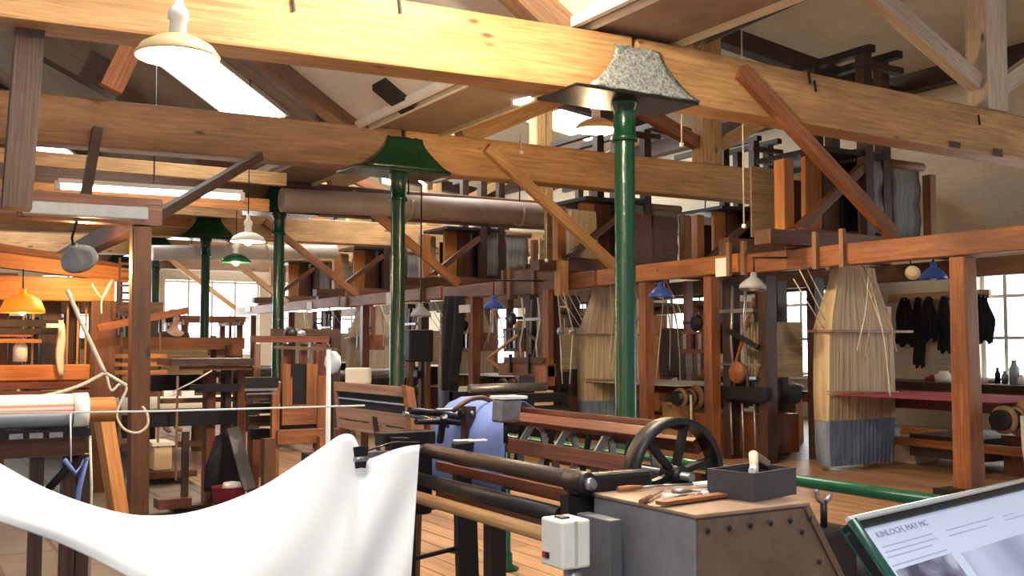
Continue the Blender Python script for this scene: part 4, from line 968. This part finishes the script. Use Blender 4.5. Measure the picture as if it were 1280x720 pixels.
# clock bottle, pale rag and thread hank on it
t = single(MB().lathe(at(25, 452, Y=LY-.02)+V((0, 0, .0)), [(0, 0), (.055, 0), (.055, .12), (.03, .16), (.03, .2), (0, .2)], n=14), 'bottle', M_PAPER, 'white bottle standing on the breast beam of the lit orange loom', 'bottle')
rows = [[at(76+1.2*math.sin(i*.7)+(j-2)*(1.5+1.2*math.sin(PI*i/10)), 400+i*7, Y=LY-.12-.02*(j % 2)) for j in range(5)] for i in range(11)]
single(MB().grid(rows), 'thread_hank', M_ROPE, 'pale hank of thread hanging on the lit orange loom', 'hank', solid=.01)
c = at(28, 391, Y=8.5)
t = thing('loom_lamp', 'glowing orange lamp shade at the left edge, under the lit beam', 'lamp', c, 'lamp shades over the looms')
m_or = glow('glowing amber shade', (1, .25, .015), .45)
MB().lathe(c, [(.155, 0), (.15, .03), (.125, .09), (.07, .13), (.02, .145), (.02, .18)], n=26).build('shade', m_or, t, solid=.006)
MB().lathe(c-V((0, 0, .02)), [(0, 0), (.03, .02), (.03, .05), (0, .07)], n=12).build('bulb', glow('amber bulb', (1, .7, .3), 15), t); MB().tube([c+V((0, 0, .17)), c+V((0, 0, .33))], .006, 5).build('flex', M_IRON, t)
light('POINT', 'amber_lamp_light', c-V((0, 0, .06)), 8, (1, .4, .1), .05)
light('POINT', 'shade_lamp_light', at(104, 332, Y=8.65), 45, (1, .5, .16), .05)  # assumed warm light behind the unlit grey shade, brightening the orange beam
# cloth roller in front
RY = 5.5
p1, p0 = at(143, 511, Y=RY), at(-40, 521, Y=RY); zc = .925
t = thing('cloth_roller', 'long horizontal roller wound with white and pink striped cloth, at the left edge', 'roller', (.4, RY, 0))
r0 = MB().tube([(-.9, RY, zc), (p1.x, RY, zc)], .062, 22).build('roller_core', W_HOT, t)
def stripes():
    m, nt, b = newmat('white and pink striped cloth'); tc = N(nt, 'ShaderNodeTexCoord'); sp = N(nt, 'ShaderNodeSeparateXYZ'); nt.links.new(tc.outputs['Object'], sp.inputs[0])
    mr = N(nt, 'ShaderNodeMapRange'); nt.links.new(sp.outputs[2], mr.inputs[0]); mr.inputs[1].default_value = zc-.09; mr.inputs[2].default_value = zc+.09
    cc = ramp(nt, mr.outputs[0], [(.0, (.16, .19, .22)), (.38, (.24, .30, .38)), (.46, (.6, .58, .58)), (.52, (.42, .07, .07)), (.60, (.70, .55, .52)), (.66, (.40, .10, .09)), (.74, (.70, .62, .55)), (1, (.74, .70, .62))])
    nt.links.new(cc, b.inputs['Base Color']); b.inputs['Roughness'].default_value = .85; return m
xr = at(90, 515, Y=RY).x
MB().tube([(-.9, RY, zc), (xr, RY, zc)], .083, 26).build('wound_cloth', stripes(), t, label='white and pink striped cloth')
MB().tube([(xr, RY, zc), (at(109, 515, Y=RY).x, RY, zc)], .087, 26).build('cloth_band', M_PAPER, t, label='white end band')
MB().box((-.9, RY+.02, .70), (at(108, 515, Y=RY).x, RY+.16, .80)).build('front_beam', W_RED, t); MB().box((-.9, RY-.05, .80), (at(112, 515, Y=RY).x, RY+.0, .84)).build('iron_bar', M_IRON, t)
for px in (20, 45, 70): q = at(px, 540, Y=RY-.06); MB().box((q.x-.03, RY-.07, .80), (q.x+.03, RY-.05, .825)).build('label_plate', M_STEEL, t)
for px in (-30, 45, 84, 103): q = at(px, 600, Y=RY+.1); MB().box((q.x-.03, RY+.05, 0), (q.x+.03, RY+.13, .70)).build('leg', W_DARK, t)
MB().tube([(at(88, 515, Y=RY-.09).x, RY-.088, zc), (at(89, 550, Y=RY-.09).x, RY-.10, .68)], .004, 5).build('tape', M_PAPER, t)
q = at(94, 575, Y=RY-.05); MB().tube([(q.x-.05, RY-.05, .69), (q.x, RY-.08, .62), (q.x+.05, RY-.05, .69), (q.x+.02, RY-.06, .55), (q.x+.0, RY-.06, .35)], .014, 8).build('blue_cord', M_BLUECLOTH, t, label='knotted blue and white cord')
MB().tube([(at(112, 530, Y=RY).x, RY-.02, .8), (at(113, 580, Y=RY).x, RY-.05, .55), (at(112, 640, Y=RY).x, RY-.03, .1)], .007, 6).build('hanging_cord', M_ROPE, t)
single(MB().bar((at(128, 528, Y=7.2).x, 7.2, .82), (at(145, 612, Y=7.2).x, 6.95, .02), .1, .09), 'splayed_leg', W_HOT, 'orange splayed timber leg beside the lone left post', 'timber', bevel=.006)
single(MB().tube([at(60, 612, Y=5.56), at(84, 585, Y=5.54), at(92, 570, Y=5.56)], .02, 8), 'black_strap', M_IRON, 'black strap sagging under the striped roller', 'strap')
# small items on the floor at the lower left edge
# rope
def rope(pts, lab, r=.009, Y=6.9): return single(MB().rope([at(a, b_, Y=Y) for a, b_ in pts], r, 8), 'rope', M_ROPE, lab, 'rope', 'ropes at the left loom')
rope(((84, 362), (104, 408), (131, 466)), 'thick white rope running down from the lit beam', .014, 7.0)
rope(((131, 466), (100, 482), (60, 494), (0, 503), (-40, 507)), 'white rope curving left just above the striped roller', .012, 7.0)
rope(((131, 466), (145, 474), (158, 482)), 'short white rope leading to the lone left post', .011, 7.0)
rope(((133, 468), (139, 488), (150, 480), (158, 486), (150, 504), (146, 520), (155, 536), (172, 541), (184, 532), (184, 518), (178, 508)), 'white rope looped round the lone left post', .009, 7.2)
rope(((115, 355), (128, 372), (140, 350), (128, 373), (127, 392)), 'small forked pale cord on the lit beam', .007, 9.0)
# ladder like stack behind the post
t = thing('shuttle_rack', 'dark ladder shaped rack just left of the lone post', 'rack', at(157, 340, Y=9.2))
for px in (150, 166): vb(px, 322, 400, 3, 9.2, W_DARK, 'side', t)
for i in range(8): hb(150, 166, 330+i*9, 3, 9.2, W_DARK, 'rung', t)
t = thing('shelf_crates', 'small orange shelves behind the lone left post', 'shelf', at(157, 450, Y=9.6))
for y in (445, 455, 465): hb(140, 205, y, 5, 9.6, W_HOT, 'shelf', t, th=.25)
for px in (142, 152, 200): vb(px, 415, 560, 3, 9.6, W_PINE2, 'upright', t)
single(MB().bar(at(122, 410, Y=9.0), at(235, 388, Y=9.0), .05, .06), 'slanting_timber', W_ORANGE, 'slanting brown arm crossing behind the lone left post', 'timber')

# mid left: dark loom with black plates
AY = 8.1
A = thing('dark_loom', 'dark brown loom frame with black plates, standing right of the lone left post', 'loom', at(250, 630, Z=0))
hb(205, 310, 452, 8, AY, W_DARK, 'top_rail', A, th=.5); hb(225, 315, 460, 5, AY-.2, W_BROWN, 'top_rail', A)
for px, w_ in ((262, 12), (300, 12), (283, 8), (318, 9)): vb(px, 458, 640, w_, AY, W_RED if px != 283 else W_DARK, 'upright', A, th=.14)
vb(232, 540, 632, 9, AY-.2, W_DARK, 'front_post', A); vb(222, 470, 600, 3, AY-.2, W_PINE2, 'rod', A)
hb(187, 290, 521, 20, AY, M_IRON, 'iron_beam', A, th=.2); hb(187, 268, 478, 20, AY+.4, M_IRON, 'iron_plate', A)
hb(200, 300, 500, 6, AY, W_BROWN, 'cross_rail', A); hb(238, 300, 485, 10, AY-.1, M_IRON, 'cross_rail', A)
hb(195, 236, 628, 12, AY-.2, W_RED, 'sill', A, th=.18); hb(214, 300, 636, 10, AY-.1, W_DARK, 'sill', A, y2=632, th=.18)
for px in (212, 234): MB().box(at(px-7, 496, Y=AY-.25), at(px+7, 488, Y=AY-.2)).build('bobbin', M_PAPER, A)
single(MB().tube([at(216, 490, Y=AY-.3), at(240, 478, Y=AY-.3), at(265, 463, Y=AY-.3)], .006, 6), 'rope', M_ROPE, 'thin pale rope slanting up over the dark loom frame', 'rope', 'ropes at the left loom')
rows = [[at(280+(j-3.5)*(2.5+4*min(1, i/5)), 540+i*7+1.5*abs(j-3.5), Y=AY-.4)+V((0, -.03*math.sin(j*1.4)-.03*math.sin(i*.5), 0)) for j in range(8)] for i in range(11)]
single(MB().grid(rows), 'dark_coat', M_BLACKCLOTH, 'dark coat hanging on the dark loom frame', 'garment', solid=.03)
single(MB().bar(at(291, 535, Y=AY-.5), at(312, 612, Y=AY-.7), .09, .03, (0, 1, 0)), 'leaning_board', plain('dark grey board', (.10, .10, .11), .6), 'narrow grey board leaning against the dark loom frame', 'board')
c = at(286, 618, Y=AY-.6); c.z = 0
t = thing('bucket', 'dull red bucket with a white rag, half hidden by the sheet', 'bucket', c)
MB().lathe(c, [(0, 0), (.09, 0), (.12, .22), (.125, .225), (.11, .22), (.085, .02), (0, .02)], n=20).build('pail', M_RED, t); MB().lathe(c+V((.02, 0, .2)), [(.0, 0), (.07, .01), (.06, .05), (0, .06)], n=12).build('rag', M_PAPER, t)
t = thing('storage_box', 'low pale box on the floor right of the lone left post', 'box', at(200, 570, Y=9.6))
a, b_ = at(184, 555, Y=9.9), at(215, 575, Y=9.6); MB().box((a.x, 9.6, .12), (b_.x, 9.95, .34)).build('box', M_CREAM, t, bevel=.01); MB().box((a.x-.02, 9.58, .34), (b_.x+.02, 9.97, .37)).build('lid', M_WHITE, t); MB().box((a.x-.1, 9.5, .06), (b_.x+.2, 10.1, .12)).build('pallet', W_BROWN, t)

# mid: the orange dobby frame
BY = 7.0
B = thing('dobby_loom', 'bright orange brown dobby frame with a slotted panel, standing centre left', 'loom machine', at(370, 560, Y=BY))
vb(344, 480, 680, 10, BY, W_ORANGE, 'upright', B); vb(401, 470, 680, 12, BY, W_ORANGE, 'upright', B)
t_ = MB(); a, b_ = at(356, 455, Y=BY), at(392, 505, Y=BY)
t_.box((a.x-.02, BY-.02, b_.z), (a.x+.05, BY+.03, a.z)); t_.build('panel_side', W_ORANGE, B); MB().box((b_.x-.06, BY-.02, b_.z), (b_.x+.02, BY+.03, a.z)).build('panel_side', W_ORANGE, B)
MB().box((a.x+.05, BY+.0, b_.z), (b_.x-.06, BY+.02, a.z)).build('slot', M_IRON, B); MB().box((a.x-.02, BY-.02, b_.z-.14), (b_.x+.06, BY+.03, b_.z)).build('lower_panel', W_ORANGE, B)
hb(344, 404, 545, 18, BY, W_ORANGE, 'cross_panel', B, bevel=.005); hb(350, 396, 522, 28, BY+.08, M_IRON, 'iron_plate', B)
vb(367, 425, 470, 4, BY-.03, M_IRON, 'rod', B); vb(357, 430, 500, 9, BY+.05, W_RED, 'post', B); vb(379, 430, 500, 9, BY+.05, W_RED, 'post', B); vb(400, 430, 540, 14, BY+.25, W_RED, 'post', B)
hb(316, 408, 424, 8, BY, W_RED, 'top_rail', B, th=.12); hb(340, 424, 417, 12, BY+.3, W_DARK, 'top_rail', B)
for i in range(5): hb(306+i*1.5, 346, 478+i*16, 13, BY+.06*i, M_IRON if i % 2 == 0 else W_DARK, 'plate_stack', B)
hb(306, 346, 487, 3, BY-.1, M_STEEL, 'bright_bar', B); hb(308, 346, 492, 2, BY-.1, M_STEEL, 'bright_bar', B)
vb(336, 548, 680, 16, BY-.2, W_BROWN, 'front_leg', B); vb(404, 545, 680, 14, BY-.2, W_ORANGE, 'front_leg', B); vb(322, 430, 500, 7, BY+.3, W_MAUVE, 'rear_post', B)
vb(420, 420, 560, 10, BY+.6, W_DARK, 'rear_post', B)
# engine like iron head on top
for px, r in ((364, .05), (374, .04)): MB().lathe(at(px, 418, Y=BY-.02), [(0, -.04), (r, -.03), (r, .03), (0, .04)], (0, 1, .2), 14).build('cam', M_STEEL if r < .05 else M_IRON, B)

# the panelled loom back
W = thing('loom_back_board', 'tilted wooden loom back with a dark slot along its middle, behind the white sheet', 'loom part', at(470, 560, d=5.5))
def Q(u, v, h=0):
    a, b_, c, d = at(419, 478, d=5.7), at(514, 485, d=5.45), at(524, 553, d=5.35), at(424, 535, d=5.6)
    p = lerp(lerp(a, b_, u), lerp(d, c, u), v); n = (b_-a).cross(d-a).normalized()
    if n.y > 0: n = -n
    return p+n*h
def qb(u0, v0, u1, v1, h0, h1, m, name): MB().hexa([Q(u0, v0, h0), Q(u1, v0, h0), Q(u1, v1, h0), Q(u0, v1, h0), Q(u0, v0, h1), Q(u1, v0, h1), Q(u1, v1, h1), Q(u0, v1, h1)], (Q(1, 0)-Q(0, 0)).normalized()).build(name, m, W, bevel=.003)
qb(.03, 0, .94, .2, 0, .03, W_MAUVE, 'top_board'); qb(.03, .2, .94, .52, -.02, 0, M_IRON, 'dark_panel'); qb(.03, .32, .90, .36, 0, .012, M_GREY, 'slot_rail'); qb(.03, .52, .94, .78, 0, .02, W_MAUVE, 'lower_board'); qb(.03, .8, .94, 1, 0, .012, W_MAUVE, 'lower_board')
qb(0, 0, .04, 1.0, -.03, .02, W_MAUVE, 'side_stile'); qb(.94, -.02, 1.0, 1.0, -.03, .05, W_ORANGE, 'side_stile')
qb(.5, .65, .54, 1.6, .02, .04, M_IRON, 'stay'); 
for u in (.02, .97): q = Q(u, 1.0); MB().bar(q, (q.x, q.y+.05, 0), .06, .06).build('leg', W_BROWN, W)
MB().box((Q(0, 0).x-.05, Q(0, 0).y+.1, 0), (Q(1, 0).x-.02, Q(0, 0).y+.4, .62)).build('body', M_IRON, W)

# ---------------------------------------------------------------- background looms between the columns and the left post
random.seed(5)
def bg_loom(x, y, label, tone=None, h=1.7):
    t = thing('hand_loom', label, 'loom', (x, y, 0), 'looms in the background')
    a, b_ = tone or (W_BROWN, W_ORANGE)
    for dx, dy in ((-.6, -.7), (.6, -.7), (-.6, .7), (.6, .7)): MB().box((x+dx-.06, y+dy-.06, 0), (x+dx+.06, y+dy+.06, h)).build('corner_post', a, t)
    for dx in (-.6, .6): MB().box((x+dx-.05, y-.9, h-.12), (x+dx+.05, y+.9, h)).build('side_rail', b_, t); MB().box((x+dx-.05, y-.7, .5), (x+dx+.05, y+.7, .62)).build('side_rail', a, t)
    for dy, z, m in ((-.8, .72, b_), (.8, .72, a), (-.6, h-.05, b_), (.5, h-.05, a)): MB().box((x-.75, y+dy-.06, z), (x+.75, y+dy+.06, z+.13)).build('cross_beam', m, t)
    MB().tube([(x-.66, y-.95, .64), (x+.66, y-.95, .64)], .09, 14).build('cloth_beam', M_PAPER if random.random() < .4 else M_IRON, t)
    MB().tube([(x-.66, y+.9, .6), (x+.66, y+.9, .6)], .13, 14).build('warp_beam', W_RED, t)
    hv = MB()
    for i in range(4): hv.box((x-.5, y-.1+i*.07, .62), (x+.5, y-.09+i*.07, 1.2), V((0, 0, 1)))
    hv.build('healds', M_CORD2, t)
    MB().box((x-.55, y-.35, .62), (x+.55, y-.28, .74)).build('sley', b_, t)
    for dx in (-.5, .5): MB().box((x+dx-.03, y-.34, .7), (x+dx+.03, y-.29, h+.1)).build('sword', a, t)
    MB().box((x-.5, y-.8, .64), (x+.5, y+.8, .646), V((0, 1, 0))).build('warp', M_WARP, t)
    MB().bar((x-.5, y-.6, .2), (x+.5, y-.5, .2), .06, .06).build('treadle', a, t)
    return t
bl_ = [(.3, 12.2, 'brown background loom behind the lit orange loom, at the far left', (W_ORANGE, W_HOT), 1.9), (2.5, 11.7, 'background loom between the lone left post and the fifth column', (W_BROWN, W_ORANGE), 1.25),
      (2.1, 13.85, 'background loom behind the dark loom frame', (W_DARK, W_BROWN), 1.7), (.6, 15.6, 'far loom at the left, beyond the lit one', (W_BROWN, W_HOT), 1.9), (2.4, 17.4, 'far loom left of the fourth column', (W_BROWN, W_ORANGE), 1.8),
      (5.9, 23.2, 'far background loom between second and third columns', (W_BROWN, W_ORANGE), 1.8), (2.2, 21, 'far background loom beyond the fifth column', (W_DARK, W_BROWN), 1.9), (.4, 19.5, 'farthest loom at the left edge', (W_ORANGE, W_HOT), 1.9), (4.9, 25.6, 'farthest loom at the end of the column row', (W_BROWN, W_ORANGE), 1.9),
      (12.0, 13.5, 'loom beyond the gallery, by the right wall', (W_BROWN, W_ORANGE), 1.9), (12.0, 17.5, 'far loom by the right wall', (W_BROWN, W_ORANGE), 1.9)]
for x, y, lab, tone, h in bl_: bg_loom(x, y, lab, tone, h)
# person in dark clothes far off
px0, pd = 216, 14.5
pf = at(px0, 470, d=pd); pf.z = 0
def person(loc, label, yaw=0):
    t = thing('person', label, 'person', loc); x, y = loc[0], loc[1]
    def skin(name, pts, edges, mat, parent):
        me = bpy.data.meshes.new(name); me.from_pydata([V(p[:3]) for p in pts], edges, []); o = bpy.data.objects.new(name, me); COL.objects.link(o)
        m = o.modifiers.new('skin', 'SKIN'); o.modifiers.new('sub', 'SUBSURF').levels = 1
        for v, p in zip(me.skin_vertices[0].data, pts): v.radius = (p[3], p[4] if len(p) > 4 else p[3])
        me.skin_vertices[0].data[0].use_root = True; me.materials.append(mat); o.parent = parent; return o
    body = [(0, 0, .95, .15, .11), (0, 0, 1.15, .13, .10), (0, 0, 1.36, .17, .11), (0, 0, 1.46, .07), (0, 0, 1.52, .05), (0, -.01, 1.6, .075, .09), (0, -.01, 1.68, .07, .085), (-.09, 0, .88, .09), (-.10, -.02, .48, .065), (-.10, .02, .09, .045), (-.10, -.12, .04, .04),
            (.09, 0, .88, .09), (.10, .02, .48, .065), (.10, .05, .09, .045), (.10, -.09, .04, .04), (-.2, 0, 1.38, .055), (-.24, -.03, 1.12, .042), (-.2, -.2, 1.02, .03), (-.17, -.28, 1.0, .03), (.2, 0, 1.38, .055), (.25, -.02, 1.12, .042), (.22, -.2, 1.0, .03), (.19, -.28, .99, .03)]
    ed = [(0, 1), (1, 2), (2, 3), (3, 4), (4, 5), (5, 6), (0, 7), (7, 8), (8, 9), (9, 10), (0, 11), (11, 12), (12, 13), (13, 14), (2, 15), (15, 16), (16, 17), (17, 18), (2, 19), (19, 20), (20, 21), (21, 22)]
    skin('body', body, ed, plain('skin', (.45, .26, .18), .6), t)
    g = lambda idx, k: [tuple(body[i][:3])+tuple(r*k for r in body[i][3:]) for i in idx]
    skin('jumper', g([0, 1, 2, 15, 16, 17, 19, 20, 21, 3], 1.32), [(0, 1), (1, 2), (2, 3), (3, 4), (4, 5), (2, 6), (6, 7), (7, 8), (2, 9)], M_BLACKCLOTH, t)
    skin('trousers', g([0, 7, 8, 9, 11, 12, 13], 1.18), [(0, 1), (1, 2), (2, 3), (0, 4), (4, 5), (5, 6)], M_BLACKCLOTH, t)
    lo_ = V(loc); MB().lathe(lo_+V((0, .02, 1.62)), [(.085, -.05), (.094, .0), (.097, .05), (.085, .10), (.05, .13), (0, .138)], n=16).build('hair', M_BLACKCLOTH, t)
    MB().hexa([lo_+V(q) for q in ((-.012, -.105, 1.60), (.012, -.105, 1.60), (.01, -.06, 1.60), (-.01, -.06, 1.60), (-.006, -.095, 1.65), (.006, -.095, 1.65), (.006, -.06, 1.65), (-.006, -.06, 1.65))], V((0, 0, 1))).build('nose', plain('skin', (.45, .26, .18), .6), t)
    for s in (-1, 1): MB().lathe(lo_+V((s*.03, -.092, 1.655)), [(0, -.006), (.009, 0), (0, .006)], (0, 1, 0), 10).build('eye', M_IRON, t)
    t.rotation_euler.z = yaw; return t
person(pf, 'person in dark clothes standing far back beyond the lone left post', .4)
rows = []
for i in range(13):
    u = i/12; w_ = (11+5*math.sin(u*2.5))*(1-.3*u)
    rows.append([at(567+w_*(j/9*2-1)-6*u, 370+u*118, X=7.56)+V((.03*math.sin(j*1.6+u*2), 0, 0)) for j in range(10)])
rows[0] = [p for p in rows[0]]
single(MB().grid(rows), 'black_drape', M_BLACKCLOTH, 'long black cloth hanging left of the brown gallery post', 'cloth', solid=.02)
q = at(580, 386, X=7.51); single(MB().box((7.50, q.y-.17, q.z-.06), (7.53, q.y+.15, q.z+.06)), 'notice_card', M_PAPER, 'white notice card pinned on the long black cloth', 'card', 'notice cards')
# loose dark cards and white gear beyond the second column
for i, (px, py, wd, hp, Y, m, lab) in enumerate(((525, 432, 30, 40, 12.6, M_IRON, 'black machine cover right of the second column'),         (450, 470, 26, 20, 11.0, M_PAPER, 'white paper heap left of the second column'), (335, 520, 30, 30, 9.6, M_CREAM, 'cream box behind the orange dobby frame'), (845, 440, 22, 60, 12.0, W_DARK, 'dark hanging bundle right of the nearest column'))):
    a = at(px-wd/2, py-hp/2, Y=Y); b_ = at(px+wd/2, py+hp/2, Y=Y)
    t = thing('machine_cover' if i != 2 else 'paper_heap', lab, 'cover' if i != 2 else 'paper', (a.x, Y, 0))
    MB().box((a.x, Y-.05, b_.z), (b_.x, Y+.15, a.z), V((0, 0, 1))).build('cover', m, t, bevel=.02)
    for x in (a.x+.05, b_.x-.05): MB().box((x-.03, Y, 0), (x+.03, Y+.08, max(b_.z, .02))).build('leg', W_BROWN, t)

# ---------------------------------------------------------------- hanging lamps
def pendant(p, r, mat, label, top, watt, lit=True, col=(1, .68, .36)):
    t = thing('pendant_lamp', label, 'lamp', p, 'pendant lamps'); p = V(p)
    MB().lathe(p, [(r, -.01*r), (r*1.02, .04*r), (r*.85, .28*r), (r*.5, .48*r), (.16*r, .58*r), (.16*r, .62*r)], n=32).build('shade', mat, t, solid=.004)
    MB().lathe(p+V((0, 0, .6*r)), [(.17*r, 0), (.22*r, .05*r), (.2*r, .35*r), (.26*r, .38*r), (.24*r, .6*r), (.12*r, .75*r), (.1*r, .95*r), (0, r)], n=18).build('gallery', M_PAPER, t)
    MB().lathe(p+V((0, 0, .02*r)), [(0, -.25*r), (.16*r, -.18*r), (.24*r, 0), (.2*r, .25*r), (.1*r, .45*r), (0, .46*r)], n=16).build('bulb', glow('pendant bulb', (1, .86, .62), 60) if lit else M_PAPER, t)
    MB().tube([p+V((0, 0, 1.55*r)), V((p.x, p.y, top))], .006, 6).build('flex', M_IRON, t)
    if lit: light('POINT', 'pendant_light', p-V((0, 0, .32*r)), watt, col, .07)
    return t
M_SHADE = plain('cream enamel shade', (.80, .60, .32), .3, 0, .05, 4, 0)
pendant(at(222, 72, d=4.85), .19, M_SHADE, 'large lit pendant lamp in front of the nearest tie beam, upper left', 5.7, 42)
pendant(at(745, 163, d=9.2), .19, M_SHADE, 'lit pendant lamp just left of the silver grey column head', 3.8, 170)
pendant(at(310, 302, d=11.5), .19, M_PAPER, 'white pendant lamp left of the third column head', 4.25, 40)
pendant(at(295, 328, d=14), .2, M_GREEN2, 'small green pendant shade between third and fourth columns', 3.9, 20)
pendant((3.0, 4.75, 3.75), .19, M_SHADE, 'lit pendant lamp high in front of the nearest tie beam, above the picture', 4.5, 400, col=(1, .80, .55))  # assumed unseen lamp, added to brighten the face of the nearest tie beam
for k in range(1, 4):
    copy_tree(j0, (2.75, BAY*k+.3, .1), ['jacquard head standing deep behind the second harness', 'jacquard head deep behind the hanging batten box', 'far jacquard head close to the right wall'][k-1])
for i, (x, y0, y1, z, lab) in enumerate(((11.2, 9.5, 22, 2.15, 'dark high beam carrying the back row of jacquard heads'), (12.6, 10.4, 22, 2.25, 'dark beam against the right wall under the back jacquard heads'))):
    t = thing('gallery_beam', lab, 'beam', (x, y0, z), 'gallery beams'); MB().bar((x, y0, z), (x, y1, z), .2, .26).build('timber', W_DARK, t)
    for y in (y0+.2, (y0+y1)/2, y1-.2): MB().bar((x, y, 0), (x, y, z-.13), .14, .14).build('support', W_BROWN, t)
pendant((.1, .6, 3.1), .19, M_SHADE, 'lit pendant lamp overhead behind the viewer', 6.0, 60, col=(1, .92, .82))  # added unseen lamp that brightens the sheet, panel and machine
for i, (x, y, w_, d_, h, m, lab) in enumerate(((5.9, 9.9, .5, .35, .72, M_IRON, 'low black engine frame behind the reel, right of the second column'), (5.6, 13.4, .6, .4, .8, M_IRON, 'low black machine at the foot of the second column, on its right'),
        (4.0, 12.4, .4, .5, .7, W_DARK, 'low dark machine between the second and third columns'), (5.6, 17.2, .6, .5, .8, W_DARK, 'low dark machine behind the second column'))):
    t = thing('low_machine', lab, 'machine', (x, y, 0))
    for sx in (-1, 1):
        for sy in (-1, 1): MB().box((x+sx*w_-.04, y+sy*d_-.04, 0), (x+sx*w_+.04, y+sy*d_+.04, h)).build('leg', m, t)
    for sy in (-1, 1): MB().box((x-w_-.04, y+sy*d_-.05, h-.1), (x+w_+.04, y+sy*d_+.05, h)).build('cross_rail', m, t)
    MB().tube([(x-w_, y-d_-.1, h-.2), (x+w_, y-d_-.1, h-.2)], .07, 14).build('roller', M_IRON, t)
    MB().tube([(x-w_, y, h+.05), (x+w_, y, h+.05)], .05, 14).build('roller', M_STEEL, t)
    MB().lathe((x-w_-.08, y, h-.25), [(.10, 0), (.18, 0), (.18, .04), (.10, .04), (.10, 0)], (1, 0, 0), 24).build('gear_wheel', M_IRON, t)
    MB().box((x-w_+.05, y-.2, .2), (x+w_-.05, y+.2, .5)).build('gear_box', M_IRON, t, bevel=.02)
# cords, shuttles and frames that crowd the gallery looms
random.seed(21)
where = ['beside the nearest harness', 'near the notice card post', 'behind the nearest column', 'just left of the nearest column', 'left of the hanging batten box', 'right of the second column', 'left of the second column', 'near the third column']
for i, y in enumerate((6.5, 9.5, 10.1, 10.6, 13.7, 15.2, 18.0, 22.3)):
    t = thing('cord_bundle', 'slack bundle of pale loom cords hanging from the gallery '+where[i], 'cords', (7.9, y, 1.0), 'loom cords hanging from the gallery')
    for k in range(5):
        x = 7.86+.05*k; yy = y+.08*k; e = V((x+random.uniform(-.05, .3), yy+random.uniform(-.3, .3), random.uniform(.75, 1.3)))
        MB().rope([(x, yy, 2.02), lerp(V((x, yy, 2.02)), e, .5)+V((.05, random.uniform(-.06, .06), 0)), e], .007, 5).build('cord', M_ROPE if k % 3 else M_CORD2, t)
for i, (y, hh, m, lab) in enumerate(((9.0, .5, W_RED, 'red brown dobby box hung inside the gallery right of the notice card post'), (13.1, .7, W_BROWN, 'brown dobby box hung inside the gallery left of the batten box'), (14.6, .6, W_ORANGE, 'orange dobby box hung inside the gallery right of the second column'),
                              (17.3, .75, W_RED, 'red brown dobby box hung behind the second column'), (18.9, .6, W_ORANGE, 'orange dobby box hung left of the second column'), (21.6, .8, W_BROWN, 'brown dobby box hung by the third column'))):
    t = thing('dobby_box', lab, 'loom machine', (8.1, y, 1.1), 'dobby boxes in the gallery')
    for dy in (-.28, .28): MB().box((7.95, y+dy-.03, 1.15), (8.05, y+dy+.03, 2.0)).build('hanger_bar', m, t)
    MB().box((7.9, y-.3, 1.15), (8.25, y+.3, 1.15+hh*.5)).build('case', m, t, bevel=.01)
    for q in range(4): MB().box((7.87, y-.22+q*.13, 1.2), (7.9, y-.17+q*.13, 1.15+hh*.45)).build('lever', M_STEEL if q % 2 else M_IRON, t)
    MB().lathe((7.9, y, 1.15+hh*.7), [(0, 0), (.09, 0), (.1, .02), (.09, .04), (0, .04)], (-1, 0, 0), 18).build('pulley', M_IRON, t)
    MB().box((7.93, y-.3, 1.15+hh*.68), (7.97, y+.3, 1.15+hh*.74)).build('shaft_bar', M_IRON, t)
# tubes
def tube_light(a, b_, label, power=10):
    t = thing('tube_light', label, 'lamp', a, 'fluorescent tubes'); a = V(a); b_ = V(b_)
    MB().tube([a, b_], .028, 12).build('tube', glow('fluorescent tube', (1, .98, .9), 18), t)
    MB().bar(a+V((0, 0, .06)), b_+V((0, 0, .06)), .1, .05).build('batten', M_WHITE, t)
    MB().tube([(a+b_)/2+V((0, 0, .08)), V(((a.x+b_.x)/2, (a.y+b_.y)/2, zl((a.x+b_.x)/2) if a.x < 4.3 else 3.7 if a.x < 5.3 else zr(a.x))) + V((0, 0, .02))], .008, 6).build('hanger', M_IRON, t)
    for e in (a, b_): MB().box(e-V((.03, .03, .03)), e+V((.03, .03, .06))).build('holder', M_WHITE, t)
tube_light(at(643, 128, Y=8.6), at(675, 111, Y=8.2), 'short bright tube beside the orange rafter, left of the silver column head')
tube_light(at(516, 217, Y=12.4), at(537, 234, Y=11.8), 'bright tube seen right of the second column head')
tube_light(at(72, 233, Y=12.0), at(302, 247, Y=12.0), 'long thin bright tube above the grey strip light at left')
tube_light(at(478, 226, Y=12.4), at(494, 230, Y=12.3), 'bright tube seen left of the second column head')
tube_light(at(580, 128, Y=9.6)+V((0, 0, .2)), at(610, 118, Y=9.2)+V((0, 0, .2)), 'dim far tube above the second tie beam') if False else None
# thin cords hanging from the roof
for a, b_, Y, lab in (((926, 20), (930, 282), 7.6, 'thin pale cord hanging in front of the second tie beam, right of the nearest column'), ((851, 60), (852, 180), 8.2, 'short light pull with a white knob right of the silver column head'), ((681, 150), (683, 325), 10.8, 'thin pale cord hanging below the second tie beam, left of the nearest column'), ((650, 168), (652, 190), 10.355, 'tiny white tie on the second tie beam')):
    t = thing('pull_cord', lab, 'cord', at(*a, Y=Y), 'thin hanging cords')
    q = at(*b_, Y=Y); MB().tube([at(*a, Y=Y) if b_[0] == 652 else V((q.x, q.y, (zr if q.x > 5.3 else zl)(q.x)+.02)), q], .008, 6).build('cord', M_ROPE, t); MB().lathe(at(*b_, Y=Y)-V((0, 0, .03)), [(0, 0), (.022, .01), (.022, .04), (0, .05)], n=10).build('knob', M_PAPER, t)

for o in bpy.data.objects:
    if '_o' in o: del o['_o']
